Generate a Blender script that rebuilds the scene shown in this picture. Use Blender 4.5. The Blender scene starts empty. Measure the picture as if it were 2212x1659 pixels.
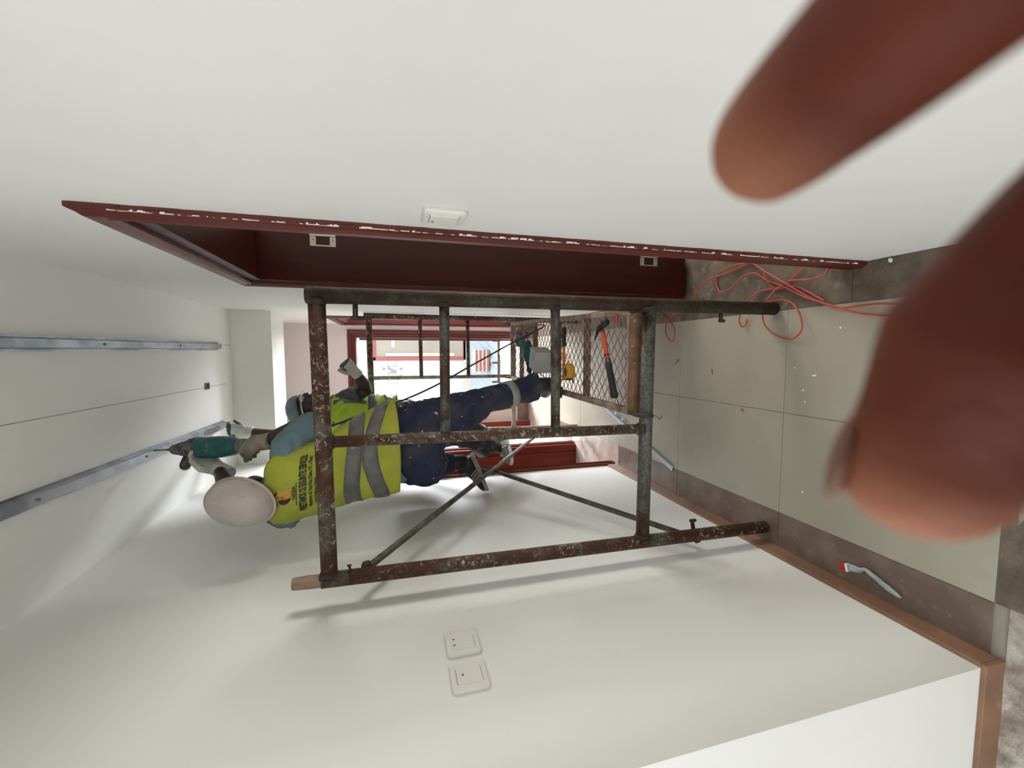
import bpy, bmesh, math, random
from mathutils import Vector, Matrix, noise
random.seed(7)
C = bpy.context.scene.collection
V = Vector
PI = math.pi

# ------------------------------------------------------------------ camera
CAM = V((0, 0, 1.5)); FPX = 910.0
cd = bpy.data.cameras.new('camera'); cam = bpy.data.objects.new('camera', cd); C.objects.link(cam)
cd.sensor_width = 36; cd.lens = FPX/2212*36
cd.clip_start = 0.004; cd.clip_end = 200
Rb = (Matrix.Rotation(0.0783735, 3, 'Z') @ Matrix.Rotation(-0.2648927, 3, 'X') @ Matrix.Rotation(0.0211419, 3, 'Y'))
IX = Rb @ V((0, 0, -1)); IY = Rb @ V((-1, 0, 0)); FW = Rb @ V((0, 1, 0))    # picture right, picture down, forward
m3 = Matrix((IX, -IY, -FW)).transposed()
cam.matrix_world = Matrix.Translation(CAM) @ m3.to_4x4()
cd.dof.use_dof = True; cd.dof.focus_distance = 2.0; cd.dof.aperture_fstop = 7.5
bpy.context.scene.camera = cam

def ray(x, y): return IX*((x-1106)/FPX) + IY*((y-829.5)/FPX) + FW
def at(x, y, ax, v):
    d = ray(x, y); return CAM + d*((v-CAM[ax])/d[ax])
def camp(a, b, c): return CAM + IX*a + IY*b + FW*c

# ------------------------------------------------------------------ world, lights, exposure
sc = bpy.context.scene
w = bpy.data.worlds.new('sky'); sc.world = w; w.use_nodes = True
bg = w.node_tree.nodes['Background']; bg.inputs[0].default_value = (0.90, 0.95, 1.0, 1); bg.inputs[1].default_value = 2.7
sc.view_settings.view_transform = 'Standard'; sc.view_settings.look = 'None'
sc.view_settings.exposure = 0.06; sc.view_settings.gamma = 1; sc.view_settings.use_curve_mapping = False
sc.cycles.max_bounces = 8; sc.cycles.diffuse_bounces = 5
sc.cycles.sample_clamp_indirect = 6; sc.cycles.use_denoising = True

def area(name, loc, to, sx, sy, power, col=(1, 1, 1)):
    l = bpy.data.lights.new(name, 'AREA'); l.shape = 'RECTANGLE'; l.size = sx; l.size_y = sy; l.energy = power; l.color = col
    o = bpy.data.objects.new(name, l); C.objects.link(o); o.location = loc
    o.rotation_euler = (V(to)-V(loc)).to_track_quat('-Z', 'Y').to_euler(); return o
# area lamps for daylight from unseen windows, with added fill lamps among them
area('daylight_hall_left', (-2.9, -0.75, 1.35), (0.3, -0.1, 2.1), 1.9, 1.6, 20, (1, 1, 0.98))
area('daylight_hall_back', (-1.5, -2.1, 1.3), (-0.8, 1, 2.7), 1.8, 1.6, 13, (1, 1, 0.97))
area('fill_room_right_near', (3.1, 2.55, 1.5), (0.4, 1.55, 1.25), .8, 1.3, 50, (1, 0.96, 0.90))  # added fill through the near right doorway, brightening the left wall
area('fill_room_right_far', (.82, 4.70, .95), (-0.8, 2.4, 0.5), .5, 1.3, 95, (0.93, 0.96, 1))  # added fill aimed through the far right doorway at the left wall
area('daylight_room_left_near', (-2.9, 2.9, 1.5), (-0.8, 3.05, 0.8), 1.0, 1.2, 11, (1, 1, 1))
area('daylight_room_left_far', (-2.9, 4.3, 1.5), (-0.8, 4.3, 0.8), 0.7, 1.2, 24, (1, 0.96, 0.95))
area('fill_balcony', (-.2, 6.7, 3.6), (-.2, 4.3, 0.0), 2.4, 1.2, 34, (0.96, 0.98, 1))  # added lamp above the view, boosting sky light at the far end
area('fill_balcony_side', (.80, 6.6, 1.15), (-0.8, 2.2, 0.6), .8, 1.6, 500, (0.93, 0.96, 1))  # added lamp beside the view, aimed through the far door at the left wall

# ------------------------------------------------------------------ materials
def mat(name, col, rough=0.6, metal=0.0, col2=None, scale=5, detail=4, bump=0.0, bscale=60, spec=0.5, lo=0.4, hi=0.6, stretch=None, col3=None, scale3=20, t3=(0.62, 0.66), trans=0, alpha=1, sub=0):
    m = bpy.data.materials.new(name); m.use_nodes = True; nt = m.node_tree; N = nt.nodes; L = nt.links
    b = N['Principled BSDF']
    def c4(c): return (c[0], c[1], c[2], 1)
    b.inputs['Base Color'].default_value = c4(col); b.inputs['Roughness'].default_value = rough; b.inputs['Metallic'].default_value = metal
    b.inputs['Specular IOR Level'].default_value = spec
    if trans: b.inputs['Transmission Weight'].default_value = trans
    if alpha < 1: b.inputs['Alpha'].default_value = alpha
    if sub:
        b.inputs['Subsurface Weight'].default_value = sub; b.inputs['Subsurface Radius'].default_value = (1, .3, .15); b.inputs['Subsurface Scale'].default_value = 0.004
    if col2 or bump or col3:
        g = N.new('ShaderNodeNewGeometry'); mp = N.new('ShaderNodeMapping'); L.new(g.outputs['Position'], mp.inputs[0])
        if stretch: mp.inputs['Scale'].default_value = stretch
    out = None
    if col2:
        n = N.new('ShaderNodeTexNoise'); n.inputs['Scale'].default_value = scale; n.inputs['Detail'].default_value = detail; L.new(mp.outputs[0], n.inputs['Vector'])
        r = N.new('ShaderNodeValToRGB'); r.color_ramp.elements[0].position = lo; r.color_ramp.elements[1].position = hi
        r.color_ramp.elements[0].color = c4(col); r.color_ramp.elements[1].color = c4(col2)
        L.new(n.outputs['Fac'], r.inputs[0]); out = r.outputs[0]
    if col3:
        n3 = N.new('ShaderNodeTexNoise'); n3.inputs['Scale'].default_value = scale3; n3.inputs['Detail'].default_value = 3; L.new(mp.outputs[0], n3.inputs['Vector'])
        r3 = N.new('ShaderNodeMapRange'); r3.inputs[1].default_value = t3[0]; r3.inputs[2].default_value = t3[1]; L.new(n3.outputs['Fac'], r3.inputs[0])
        mx = N.new('ShaderNodeMix'); mx.data_type = 'RGBA'; L.new(r3.outputs[0], mx.inputs[0])
        if out: L.new(out, mx.inputs[6])
        else: mx.inputs[6].default_value = c4(col)
        mx.inputs[7].default_value = c4(col3); out = mx.outputs[2]
    if out: L.new(out, b.inputs['Base Color'])
    if bump:
        n2 = N.new('ShaderNodeTexNoise'); n2.inputs['Scale'].default_value = bscale; n2.inputs['Detail'].default_value = 4; L.new(mp.outputs[0], n2.inputs['Vector'])
        bp = N.new('ShaderNodeBump'); bp.inputs['Strength'].default_value = bump; bp.inputs['Distance'].default_value = 0.01
        L.new(n2.outputs['Fac'], bp.inputs['Height']); L.new(bp.outputs[0], b.inputs['Normal'])
    return m
M = {}
M['wall'] = mat('white_wall_paint', (.80, .80, .77), .55, col2=(.77, .77, .74), scale=1.6, bump=.04, bscale=25)
M['ceiling'] = mat('ceiling_paint', (.86, .865, .84), .7, col2=(.83, .83, .81), scale=1.3, bump=.03, bscale=30)
M['pinkwall'] = mat('pinkish_white_paint', (.68, .605, .60), .6, col2=(.66, .60, .56), scale=1.5)
M['sideroom'] = mat('side_room_paint', (.75, .74, .71), .6)
M['redjamb_shade'] = mat('shaded_red_lacquer', (.040, .0045, .0035), .3, col2=(.030, .003, .0025), scale=4, stretch=(6, 6, .6), spec=.3)  # same red lacquer, darker: shade on the near door's jamb put into the colour
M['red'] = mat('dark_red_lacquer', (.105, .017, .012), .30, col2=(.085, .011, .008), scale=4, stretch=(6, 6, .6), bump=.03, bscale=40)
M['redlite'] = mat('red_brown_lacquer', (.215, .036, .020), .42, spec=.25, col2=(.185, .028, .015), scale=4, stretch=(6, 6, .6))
M['tile'] = mat('cream_floor_tile', (.41, .378, .305), .33, col2=(.385, .352, .283), scale=3, col3=(.38, .345, .29), scale3=9, t3=(.6, .75))
M['brown'] = mat('brown_marble', (.20, .145, .115), .42, col2=(.15, .105, .082), scale=9, col3=(.33, .26, .21), scale3=22, t3=(.62, .8))
M['skirt'] = mat('red_brown_skirting', (.27, .145, .085), .45, col2=(.21, .115, .07), scale=8, col3=(.36, .24, .16), scale3=18, t3=(.65, .8))
M['rough'] = mat('rough_screed', (.17, .135, .10), .85, col2=(.11, .085, .065), scale=11, bump=.5, bscale=45, col3=(.27, .23, .18), scale3=15, t3=(.6, .75))
M['concrete'] = mat('dusty_concrete', (.52, .49, .43), .9, col2=(.26, .22, .18), scale=14, bump=.6, bscale=50)
M['marble_lit'] = mat('lit_pink_marble', (.50, .42, .37), .35, col2=(.42, .33, .28), scale=7, col3=(.58, .52, .47), scale3=12, t3=(.5, .7))  # border marble again, cleaner and with doorway light put into the colour
M['grout'] = mat('grey_grout', (.30, .27, .23), .9)
def rusty(name, base, base2, grey, paint, greyamt=.5, paintamt=.56, rough=.65, metal=.15):
    m = bpy.data.materials.new(name); m.use_nodes = True; nt = m.node_tree; N = nt.nodes; L = nt.links; b = N['Principled BSDF']
    g_ = N.new('ShaderNodeNewGeometry')
    def ns(sc_, det, dist=0, ro=.6):
        n = N.new('ShaderNodeTexNoise'); n.inputs['Scale'].default_value = sc_; n.inputs['Detail'].default_value = det; n.inputs['Roughness'].default_value = ro; n.inputs['Distortion'].default_value = dist
        L.new(g_.outputs['Position'], n.inputs['Vector']); return n.outputs['Fac']
    def rng(src, a, b_):
        r = N.new('ShaderNodeMapRange'); r.inputs[1].default_value = a; r.inputs[2].default_value = b_; L.new(src, r.inputs[0]); return r.outputs[0]
    def mix(f, a, b_):
        x = N.new('ShaderNodeMix'); x.data_type = 'RGBA'; L.new(f, x.inputs[0])
        for k, v_ in ((6, a), (7, b_)):
            if isinstance(v_, tuple): x.inputs[k].default_value = (*v_, 1)
            else: L.new(v_, x.inputs[k])
        return x.outputs[2]
    c = mix(rng(ns(70, 8), .35, .65), base, base2)
    c = mix(rng(ns(9, 6, .4), greyamt-.04, greyamt+.05), c, mix(rng(ns(90, 6), .4, .6), grey, tuple(k*.55 for k in grey)))
    pm = N.new('ShaderNodeMath'); pm.operation = 'MULTIPLY'; L.new(rng(ns(62, 10, .8, .7), paintamt, paintamt+.05), pm.inputs[0]); L.new(rng(ns(7, 3), .42, .54), pm.inputs[1])
    c = mix(pm.outputs[0], c, mix(rng(ns(40, 4), .4, .6), paint, tuple(k*.62 for k in paint)))
    L.new(c, b.inputs['Base Color']); b.inputs['Roughness'].default_value = rough; b.inputs['Metallic'].default_value = metal; b.inputs['Specular IOR Level'].default_value = .35
    bp = N.new('ShaderNodeBump'); bp.inputs['Strength'].default_value = .5; bp.inputs['Distance'].default_value = .004; L.new(ns(110, 8), bp.inputs['Height']); L.new(bp.outputs[0], b.inputs['Normal'])
    return m
M['rust'] = rusty('rusty_scaffold_tube', (.095, .034, .018), (.050, .024, .016), (.13, .115, .09), (.46, .42, .34), .54, .54)
M['rustgrey'] = rusty('grey_scaffold_tube', (.085, .040, .022), (.055, .035, .022), (.15, .15, .13), (.46, .44, .38), .46, .60, .5, .3)
M['rustdark'] = rusty('dark_scaffold_tube', (.050, .028, .019), (.035, .020, .014), (.075, .062, .045), (.26, .22, .16), .50, .64)
M['palepost'] = rusty('pale_dusty_tube', (.30, .24, .19), (.20, .14, .10), (.50, .48, .43), (.68, .66, .62), .47, .55)
M['brace'] = mat('grey_brace_tube', (.16, .15, .13), .5, metal=.4, col2=(.085, .075, .062), scale=20, bump=.2, bscale=80)
M['platf'] = mat('dusty_platform_steel', (.36, .29, .24), .75, col2=(.22, .15, .11), scale=16, bump=.3, bscale=90)
M['platrust'] = mat('rusty_platform_bar', (.25, .13, .075), .75, col2=(.16, .09, .06), scale=20, bump=.3, bscale=90, col3=(.4, .35, .27), scale3=30, t3=(.66, .7))
M['galv'] = mat('galvanised_channel', (.40, .44, .46), .4, metal=.8, col2=(.25, .28, .30), scale=9)
M['galvblue'] = mat('pale_blue_steel_strip', (.42, .50, .56), .4, metal=.4)
M['chrome'] = mat('dull_nickel', (.45, .43, .40), .35, metal=.8)
M['black'] = mat('black_rubber', (.018, .018, .02), .5)
M['blackhole'] = mat('dark_recess', (.02, .015, .012), .8)
M['skinA'] = mat('dark_brown_skin', (.055, .030, .022), .45, col2=(.042, .022, .017), scale=25, sub=.05)
M['skinH'] = mat('brown_finger_skin', (.15, .033, .016), .6, col2=(.11, .022, .010), scale=45, spec=.25, sub=.1, bump=.12, bscale=500)
M['nail'] = mat('finger_nail', (.20, .085, .05), .4)
M['vest'] = mat('hi_vis_yellow_fabric', (.43, .46, .045), .75, col2=(.36, .38, .055), scale=6, bump=.35, bscale=22, col3=(.36, .36, .09), scale3=14, t3=(.6, .75))
M['vestB'] = mat('neon_green_yellow_fabric', (.50, .68, .06), .7, col2=(.43, .6, .05), scale=6, bump=.2, bscale=22)
M['reflect'] = mat('dull_grey_reflective_tape', (.16, .155, .145), .45, col2=(.12, .115, .105), scale=18, col3=(.3, .3, .27), scale3=30, t3=(.66, .72))
M['reflectL'] = mat('light_grey_reflective_tape', (.36, .36, .33), .45, col2=(.29, .29, .27), scale=18)
M['navy'] = mat('navy_work_cloth', (.018, .024, .062), .8, col2=(.055, .055, .065), scale=5, lo=.54, hi=.72, bump=.5, bscale=16, col3=(.42, .40, .38), scale3=38, t3=(.695, .715))
M['blackcloth'] = mat('black_shiny_cloth', (.010, .016, .017), .38, col2=(.022, .038, .038), scale=8, bump=.6, bscale=14)
M['shirt'] = mat('blue_grey_shirt', (.17, .255, .29), .85, bump=.4, bscale=18, col2=(.14, .215, .25), scale=6)
M['greyshirt'] = mat('dark_grey_shirt', (.095, .105, .11), .85, bump=.4, bscale=18, col2=(.075, .083, .09), scale=6)
M['hat'] = mat('dusty_white_plastic', (.54, .47, .45), .55, col2=(.47, .40, .375), scale=12, col3=(.34, .26, .23), scale3=22, t3=(.62, .80))
M['cap'] = mat('grey_blue_cap_cloth', (.19, .24, .26), .85, col2=(.15, .19, .21), scale=20)
M['glovewhite'] = mat('white_knit_glove', (.62, .61, .57), .9, bump=.6, bscale=160, col2=(.5, .49, .45), scale=15)
M['glovebeige'] = mat('dirty_beige_glove', (.40, .34, .27), .9, bump=.6, bscale=160, col2=(.26, .22, .18), scale=14)
M['coat'] = mat('blue_black_rubber_coating', (.03, .055, .075), .6, col2=(.02, .03, .04), scale=20)
M['teal'] = mat('teal_tool_plastic', (.012, .125, .125), .45, col2=(.02, .09, .09), scale=30, col3=(.2, .2, .18), scale3=35, t3=(.66, .72))
M['dusty'] = mat('dust_caked_metal', (.20, .185, .165), .85, col2=(.06, .055, .05), scale=45, bump=.7, bscale=120)
M['greyrub'] = mat('grey_rubber_grip', (.22, .22, .20), .8, col2=(.15, .15, .135), scale=25)
M['steel'] = mat('bare_steel', (.45, .45, .46), .3, metal=.9)
M['orange'] = mat('red_orange_fibreglass', (.62, .085, .03), .45)
M['amber'] = mat('amber_orange_paint', (.72, .26, .015), .45, col2=(.6, .2, .015), scale=20)
M['yellow'] = mat('yellow_plastic', (.70, .36, .02), .45, col2=(.58, .3, .03), scale=20)
M['greybox'] = mat('pale_grey_card', (.50, .50, .50), .75)
M['sole'] = mat('dirty_beige_sole', (.40, .33, .28), .8, col2=(.28, .22, .18), scale=25)
M['shoegrey'] = mat('grey_shoe_fabric', (.36, .35, .33), .8, col2=(.22, .21, .2), scale=30)
M['white'] = mat('white_rubber', (.85, .85, .82), .6)
M['green'] = mat('green_shoe_fabric', (.03, .22, .16), .6)
M['redcord'] = mat('red_cord_sheath', (.52, .075, .055), .5)
M['redplastic'] = mat('red_plastic', (.5, .02, .02), .4)
M['switch'] = mat('white_switch_plastic', (.80, .79, .74), .35)
M['film'] = mat('clear_plastic_film', (.9, .9, .87), .12, trans=.0, alpha=.22)
M['wood'] = mat('weathered_wood_stub', (.30, .20, .14), .8, col2=(.2, .12, .08), scale=30)
M['outside'] = mat('white_facade_paint', (.50, .53, .55), .7)
M['outcream'] = mat('cream_facade_band', (.46, .45, .38), .7)
M['winred'] = mat('faded_red_window_paint', (.30, .07, .06), .5)
M['glass'] = mat('window_glass_reflection', (.28, .25, .19), .25, spec=.4, col2=(.31, .28, .23), scale=1.5)
M['roofblue'] = mat('pale_blue_roof_sheet', (.36, .42, .48), .45)
M['brick'] = mat('red_clay_block', (.24, .09, .06), .85, col2=(.3, .12, .09), scale=20)
M['wash'] = mat('white_mortar', (.50, .46, .43), .9)
M['balcony'] = mat('pale_balcony_floor', (.42, .42, .41), .7, col2=(.37, .37, .36), scale=5)
M['ink'] = mat('black_print', (.015, .013, .012), .6)
M['inkorange'] = mat('orange_print', (.62, .32, .05), .6)
M['inkred'] = mat('red_print', (.55, .06, .02), .6)
M['inkbrown'] = mat('brown_print', (.22, .05, .02), .6)
M['inkmaroon'] = mat('maroon_print', (.05, .012, .014), .6)
M['grey'] = mat('grey_letter', (.25, .25, .25), .7)
M['bluewrap'] = mat('pale_blue_plastic_wrap', (.42, .47, .48), .35, col2=(.3, .34, .35), scale=30)

def paler_lit_pads(m, pts, col):                            # paler fingertip pads, with light on the tips put into the colour too
    nt = m.node_tree; N = nt.nodes; L = nt.links; b = N['Principled BSDF']; src = b.inputs['Base Color'].links[0].from_socket
    g_ = N.new('ShaderNodeNewGeometry')
    for p, r0, r1, f in pts:
        d_ = N.new('ShaderNodeVectorMath'); d_.operation = 'DISTANCE'; d_.inputs[1].default_value = p; L.new(g_.outputs['Position'], d_.inputs[0])
        r = N.new('ShaderNodeMapRange'); r.interpolation_type = 'SMOOTHSTEP'; r.inputs[1].default_value = r0; r.inputs[2].default_value = r1; r.inputs[3].default_value = f; r.inputs[4].default_value = 0; L.new(d_.outputs['Value'], r.inputs[0])
        x = N.new('ShaderNodeMix'); x.data_type = 'RGBA'; L.new(r.outputs[0], x.inputs[0]); L.new(src, x.inputs[6]); x.inputs[7].default_value = (*col, 1); src = x.outputs[2]
    L.new(src, b.inputs['Base Color'])
paler_lit_pads(M['skinH'], [(camp(.054, .019, .060), .004, .018, .9), (camp(.036, -.033, .064), .004, .019, .75)], (.42, .17, .10))

# ------------------------------------------------------------------ mesh helpers
class MB:
    def __init__(s): s.v = []; s.f = []; s.mi = []; s.cur = 0
    def add(s, vs, fs):
        o = len(s.v); s.v += [V(p) for p in vs]
        for f in fs: s.f.append([o+i for i in f]); s.mi.append(s.cur)
        return s
    def box(s, a, b, bev=0):
        x0, y0, z0 = a; x1, y1, z1 = b
        return s.add([(x0,y0,z0),(x1,y0,z0),(x1,y1,z0),(x0,y1,z0),(x0,y0,z1),(x1,y0,z1),(x1,y1,z1),(x0,y1,z1)],
                     [(0,3,2,1),(4,5,6,7),(0,1,5,4),(1,2,6,5),(2,3,7,6),(3,0,4,7)])
    def obox(s, c, ax, ay, az, hx, hy, hz):
        c = V(c); ax, ay, az = V(ax).normalized()*hx, V(ay).normalized()*hy, V(az).normalized()*hz
        P = [c+ax*i+ay*j+az*k for k in (-1, 1) for (i, j) in ((-1,-1),(1,-1),(1,1),(-1,1))]
        return s.add(P, [(0,3,2,1),(4,5,6,7),(0,1,5,4),(1,2,6,5),(2,3,7,6),(3,0,4,7)])
    def rings(s, R, close=True, caps=True):
        n = len(R[0]); vs = [p for r in R for p in r]; fs = []
        for i in range(len(R)-1):
            for j in range(n if close else n-1):
                k = (j+1) % n; fs.append((i*n+j, i*n+k, (i+1)*n+k, (i+1)*n+j))
        if caps and close: fs.append(tuple(reversed(range(n)))); fs.append(tuple(range((len(R)-1)*n, len(R)*n)))
        return s.add(vs, fs)
    def tube(s, pts, r, n=12, round_=False):
        pts = [V(p) for p in pts]; rr = r if isinstance(r, (list, tuple)) else [r]*len(pts)
        R = []; up = None
        for i, p in enumerate(pts):
            t = (pts[min(i+1, len(pts)-1)]-pts[max(i-1, 0)]).normalized()
            if up is None: up = t.orthogonal().normalized()
            up = (up - t*up.dot(t)).normalized(); sd = t.cross(up)
            R.append((p, up.copy(), sd, rr[i], t))
        out = []
        if round_:
            p, u, d, r0, t = R[0]
            for a in (80, 55, 28): c_, s_ = math.cos(math.radians(a)), math.sin(math.radians(a)); out.append([p-t*r0*s_+(u*math.cos(2*PI*j/n)+d*math.sin(2*PI*j/n))*r0*c_ for j in range(n)])
        for p, u, d, r0, t in R: out.append([p+(u*math.cos(2*PI*j/n)+d*math.sin(2*PI*j/n))*r0 for j in range(n)])
        if round_:
            p, u, d, r0, t = R[-1]
            for a in (28, 55, 80): c_, s_ = math.cos(math.radians(a)), math.sin(math.radians(a)); out.append([p+t*r0*s_+(u*math.cos(2*PI*j/n)+d*math.sin(2*PI*j/n))*r0*c_ for j in range(n)])
        return s.rings(out)
    def eloft(s, secs, n=24, p=2.0, caps=True):
        """secs: (centre, width_dir, depth_dir, a, b) elliptic sections"""
        R = []
        for c, wd, dd, a, b in secs:
            ring = []
            for j in range(n):
                t = 2*PI*j/n; ct, st = math.cos(t), math.sin(t)
                k = (abs(ct)**p+abs(st)**p)**(-1/p)
                ring.append(V(c)+V(wd)*(a*ct*k)+V(dd)*(b*st*k))
            R.append(ring)
        return s.rings(R, caps=caps)
    def ell(s, c, ax, ay, az, n=16, m=10):
        c = V(c); ax, ay, az = V(ax), V(ay), V(az); R = []
        for i in range(1, m):
            f = PI*i/m; R.append([c+az*math.cos(f)+(ax*math.cos(2*PI*j/n)+ay*math.sin(2*PI*j/n))*math.sin(f) for j in range(n)])
        return s.rings(list(reversed(R)))
    def prism(s, poly, d):
        n = len(poly); d = V(d); vs = [V(p) for p in poly]+[V(p)+d for p in poly]
        return s.add(vs, [tuple(reversed(range(n))), tuple(range(n, 2*n))]+[(i, (i+1) % n, n+(i+1) % n, n+i) for i in range(n)])

def wloc(o):
    l = V(o.location)
    while o.parent: o = o.parent; l += V(o.location)
    return l
def mesh_obj(name, me, parent=None, base=None):
    o = bpy.data.objects.new(name, me); C.objects.link(o)
    if parent: o.parent = parent; off = wloc(parent)
    else:
        off = V(base) if base is not None else V((0, 0, 0)); o.location = off
    if off.length > 0: me.transform(Matrix.Translation(-off))
    return o
def obj(name, mb, m, parent=None, base=None, smooth=False, bevel=0, kind=None, label=None):
    me = bpy.data.meshes.new(name); me.from_pydata([tuple(p) for p in mb.v], [], mb.f)
    ms = m if isinstance(m, (list, tuple)) else [m]
    for k in ms: me.materials.append(M[k])
    if len(ms) > 1:
        for p, i in zip(me.polygons, mb.mi): p.material_index = i
    bm = bmesh.new(); bm.from_mesh(me); bmesh.ops.recalc_face_normals(bm, faces=bm.faces); bm.to_mesh(me); bm.free()
    if smooth:
        for p in me.polygons: p.use_smooth = True
    o = mesh_obj(name, me, parent, base)
    if smooth == 'auto':
        pass
    if bevel:
        b = o.modifiers.new('bevel', 'BEVEL'); b.width = bevel; b.segments = 2; b.limit_method = 'ANGLE'
    if kind: o['kind'] = kind
    if label: o['label'] = label
    return o
def organic(name, mb, m, parent, voxel=.006, sm=2, wrinkle=0, wscale=(14, 14, 14), base=None, label=None, post=None):
    me = bpy.data.meshes.new('tmp'); me.from_pydata([tuple(p) for p in mb.v], [], mb.f)
    bm = bmesh.new(); bm.from_mesh(me); bmesh.ops.recalc_face_normals(bm, faces=bm.faces); bm.to_mesh(me); bm.free()
    t = bpy.data.objects.new('tmp', me); C.objects.link(t)
    r = t.modifiers.new('r', 'REMESH'); r.mode = 'VOXEL'; r.voxel_size = voxel
    if sm: s = t.modifiers.new('s', 'SMOOTH'); s.iterations = sm; s.factor = .5
    dg = bpy.context.evaluated_depsgraph_get(); me2 = bpy.data.meshes.new_from_object(t.evaluated_get(dg))
    bpy.data.objects.remove(t); bpy.data.meshes.remove(me); me2.name = name
    if wrinkle:
        ns = [v.normal.copy() for v in me2.vertices]
        for v, nn in zip(me2.vertices, ns):
            q = V((v.co.x*wscale[0], v.co.y*wscale[1], v.co.z*wscale[2]))
            q += V((noise.noise(q*.6), noise.noise(q*.6+V((9, 2, 1))), 0))*1.3
            a = 1-abs(noise.noise(q))*2.2; v.co += nn*wrinkle*(a-.4)
    me2.materials.clear()
    for k in (m if isinstance(m, (list, tuple)) else [m]): me2.materials.append(M[k])
    for p in me2.polygons: p.use_smooth = True
    if post: post(me2)
    o = mesh_obj(name, me2, parent, base)
    if label: o['label'] = label
    return o
def thing(name, label, cat, loc, group=None):
    o = bpy.data.objects.new(name, None); C.objects.link(o); o.location = loc; o.empty_display_size = .05
    o['label'] = label; o['category'] = cat
    if group: o['group'] = group
    return o
def struct_empty(name, loc):
    o = bpy.data.objects.new(name, None); C.objects.link(o); o.location = loc; o['kind'] = 'structure'; return o
def tag(o, label, cat, group=None):
    o['label'] = label; o['category'] = cat
    if group: o['group'] = group
    return o
def struct(name, mb, m, **k): return obj(name, mb, m, kind='structure', **k)
def smoothpath(pts, n=6):
    P = [V(p) for p in pts]; out = []
    for i in range(len(P)-1):
        a, b, c, d = P[max(i-1, 0)], P[i], P[i+1], P[min(i+2, len(P)-1)]
        for k in range(n):
            t = k/n; out.append(.5*((2*b)+(c-a)*t+(2*a-5*b+4*c-d)*t*t+(3*b-a-3*c+d)*t**3))
    out.append(P[-1]); return out

# ------------------------------------------------------------------ the shell
XL, XR, YE, YF, H = -.81, .298, .672, 4.78, 2.63       # left wall, right wall, wall end, far wall, ceiling
T = .20
def wall_y(name, x0, x1, y0, y1, holes, m, z1=H):       # wall running along Y, holes (ya, yb, za, zb)
    mb = MB(); ys = y0
    for (ya, yb, za, zb) in sorted(holes):
        mb.box((x0, ys, 0), (x1, ya, z1)); mb.box((x0, ya, zb), (x1, yb, z1))
        if za > 0: mb.box((x0, ya, 0), (x1, yb, za))
        ys = yb
    mb.box((x0, ys, 0), (x1, y1, z1)); return struct(name, mb, m)
def wall_x(name, y0, y1, x0, x1, holes, m, z1=H):
    mb = MB(); xs = x0
    for (xa, xb, za, zb) in sorted(holes):
        mb.box((xs, y0, 0), (xa, y1, z1)); mb.box((xa, y0, zb), (xb, y1, z1))
        if za > 0: mb.box((xa, y0, 0), (xb, y1, za))
        xs = xb
    mb.box((xs, y0, 0), (x1, y1, z1)); return struct(name, mb, m)
D1 = (1.115, 1.98, 2.07)      # right door near: y0, y1, head
D2 = (3.80, 4.62, 2.01)       # right door far
L1 = (2.74, 3.41, 2.04)       # left door near
L2 = (3.92, 4.73, 2.02)       # left door far
FD = (-.545, .178, 1.945)     # far door x0, x1, head
wall_y('wall_right', XR, XR+T, -2.3, YF, [(D1[0], D1[1], 0, D1[2]), (D2[0], D2[1], 0, D2[2])], 'wall')
wall_y('wall_left', XL-T, XL, YE, YF, [(L1[0], L1[1], 0, L1[2]), (L2[0], L2[1], 0, L2[2])], 'wall')
wall_x('wall_end', YE, YE+T, -3.2, XL-T, [], 'wall')
wall_x('wall_far', YF, YF+T, -3.2, 3.4, [(FD[0], FD[1], 0, FD[2]), (.6, 1.5, .75, 2.15)], 'pinkwall')
wall_x('wall_back', -2.5, -2.3, -3.2, .498, [(-2.4, -.6, .6, 2.2)], 'wall')
wall_y('wall_hall_left', -3.2, -3.0, -2.3, YF, [(-1.7, .2, .55, 2.15), (2.1, 3.1, .9, 2.1), (3.9, 4.6, .9, 2.1)], 'sideroom')
wall_y('wall_hall_right', 3.2, 3.4, .4, YF, [(2.1, 2.95, .85, 2.15)], 'sideroom')
wall_x('wall_room_right_near', .4, .5, XR+T, 3.2, [], 'sideroom')
wall_x('wall_room_right_middle', 3.0, 3.1, XR+T, 3.2, [], 'sideroom')
wall_x('wall_room_left_middle', 3.6, 3.7, -3.0, XL-T, [], 'sideroom')
struct('ceiling', MB().box((-3.2, -2.5, H), (3.4, YF+T, H+.15)), 'ceiling')
bm_ = struct('trim_1', MB().box((XL, 3.40, 2.37), (XR, 3.74, H)), 'wall')       # beam across the corridor
bm_['label'] = 'plain white beam hanging below the ceiling, across the corridor'
# floor slab with tiles
fl = struct('floor', MB().box((-3.2, -2.5, -.15), (3.4, YF+T, -.004)), 'grout')
g = .0009
def tiles(x0, x1, ys, m, name='tile', zt=0.0):
    for a, b in zip(ys[:-1], ys[1:]):
        dz = random.uniform(-.0006, .0004)
        obj(name, MB().box((x0+g, a+g, -.004), (x1-g, b-g, zt+dz)), m, parent=fl, bevel=.001)
ys = [.69]+[.69+.65*k for k in range(1, 7)]+[YF]
for x0, x1 in ((-.658, -.245), (-.245, .168)): tiles(x0, x1, ys, 'tile')
tiles(XL, -.658, [.69, 1.34, 1.99, 2.64], 'brown', 'border_tile')
tiles(XL-T, -.658, [2.64, 3.46], 'marble_lit', 'border_tile')
tiles(XL, -.658, [3.46, 3.90], 'brown', 'border_tile')
tiles(XL-T, -.658, [3.90, 4.70, YF], 'marble_lit', 'border_tile')
tiles(.168, XR, [.69, 1.10], 'rough', 'border_tile')
tiles(.168, XR+T+.02, [1.10, 2.00], 'rough', 'border_tile')
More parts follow.
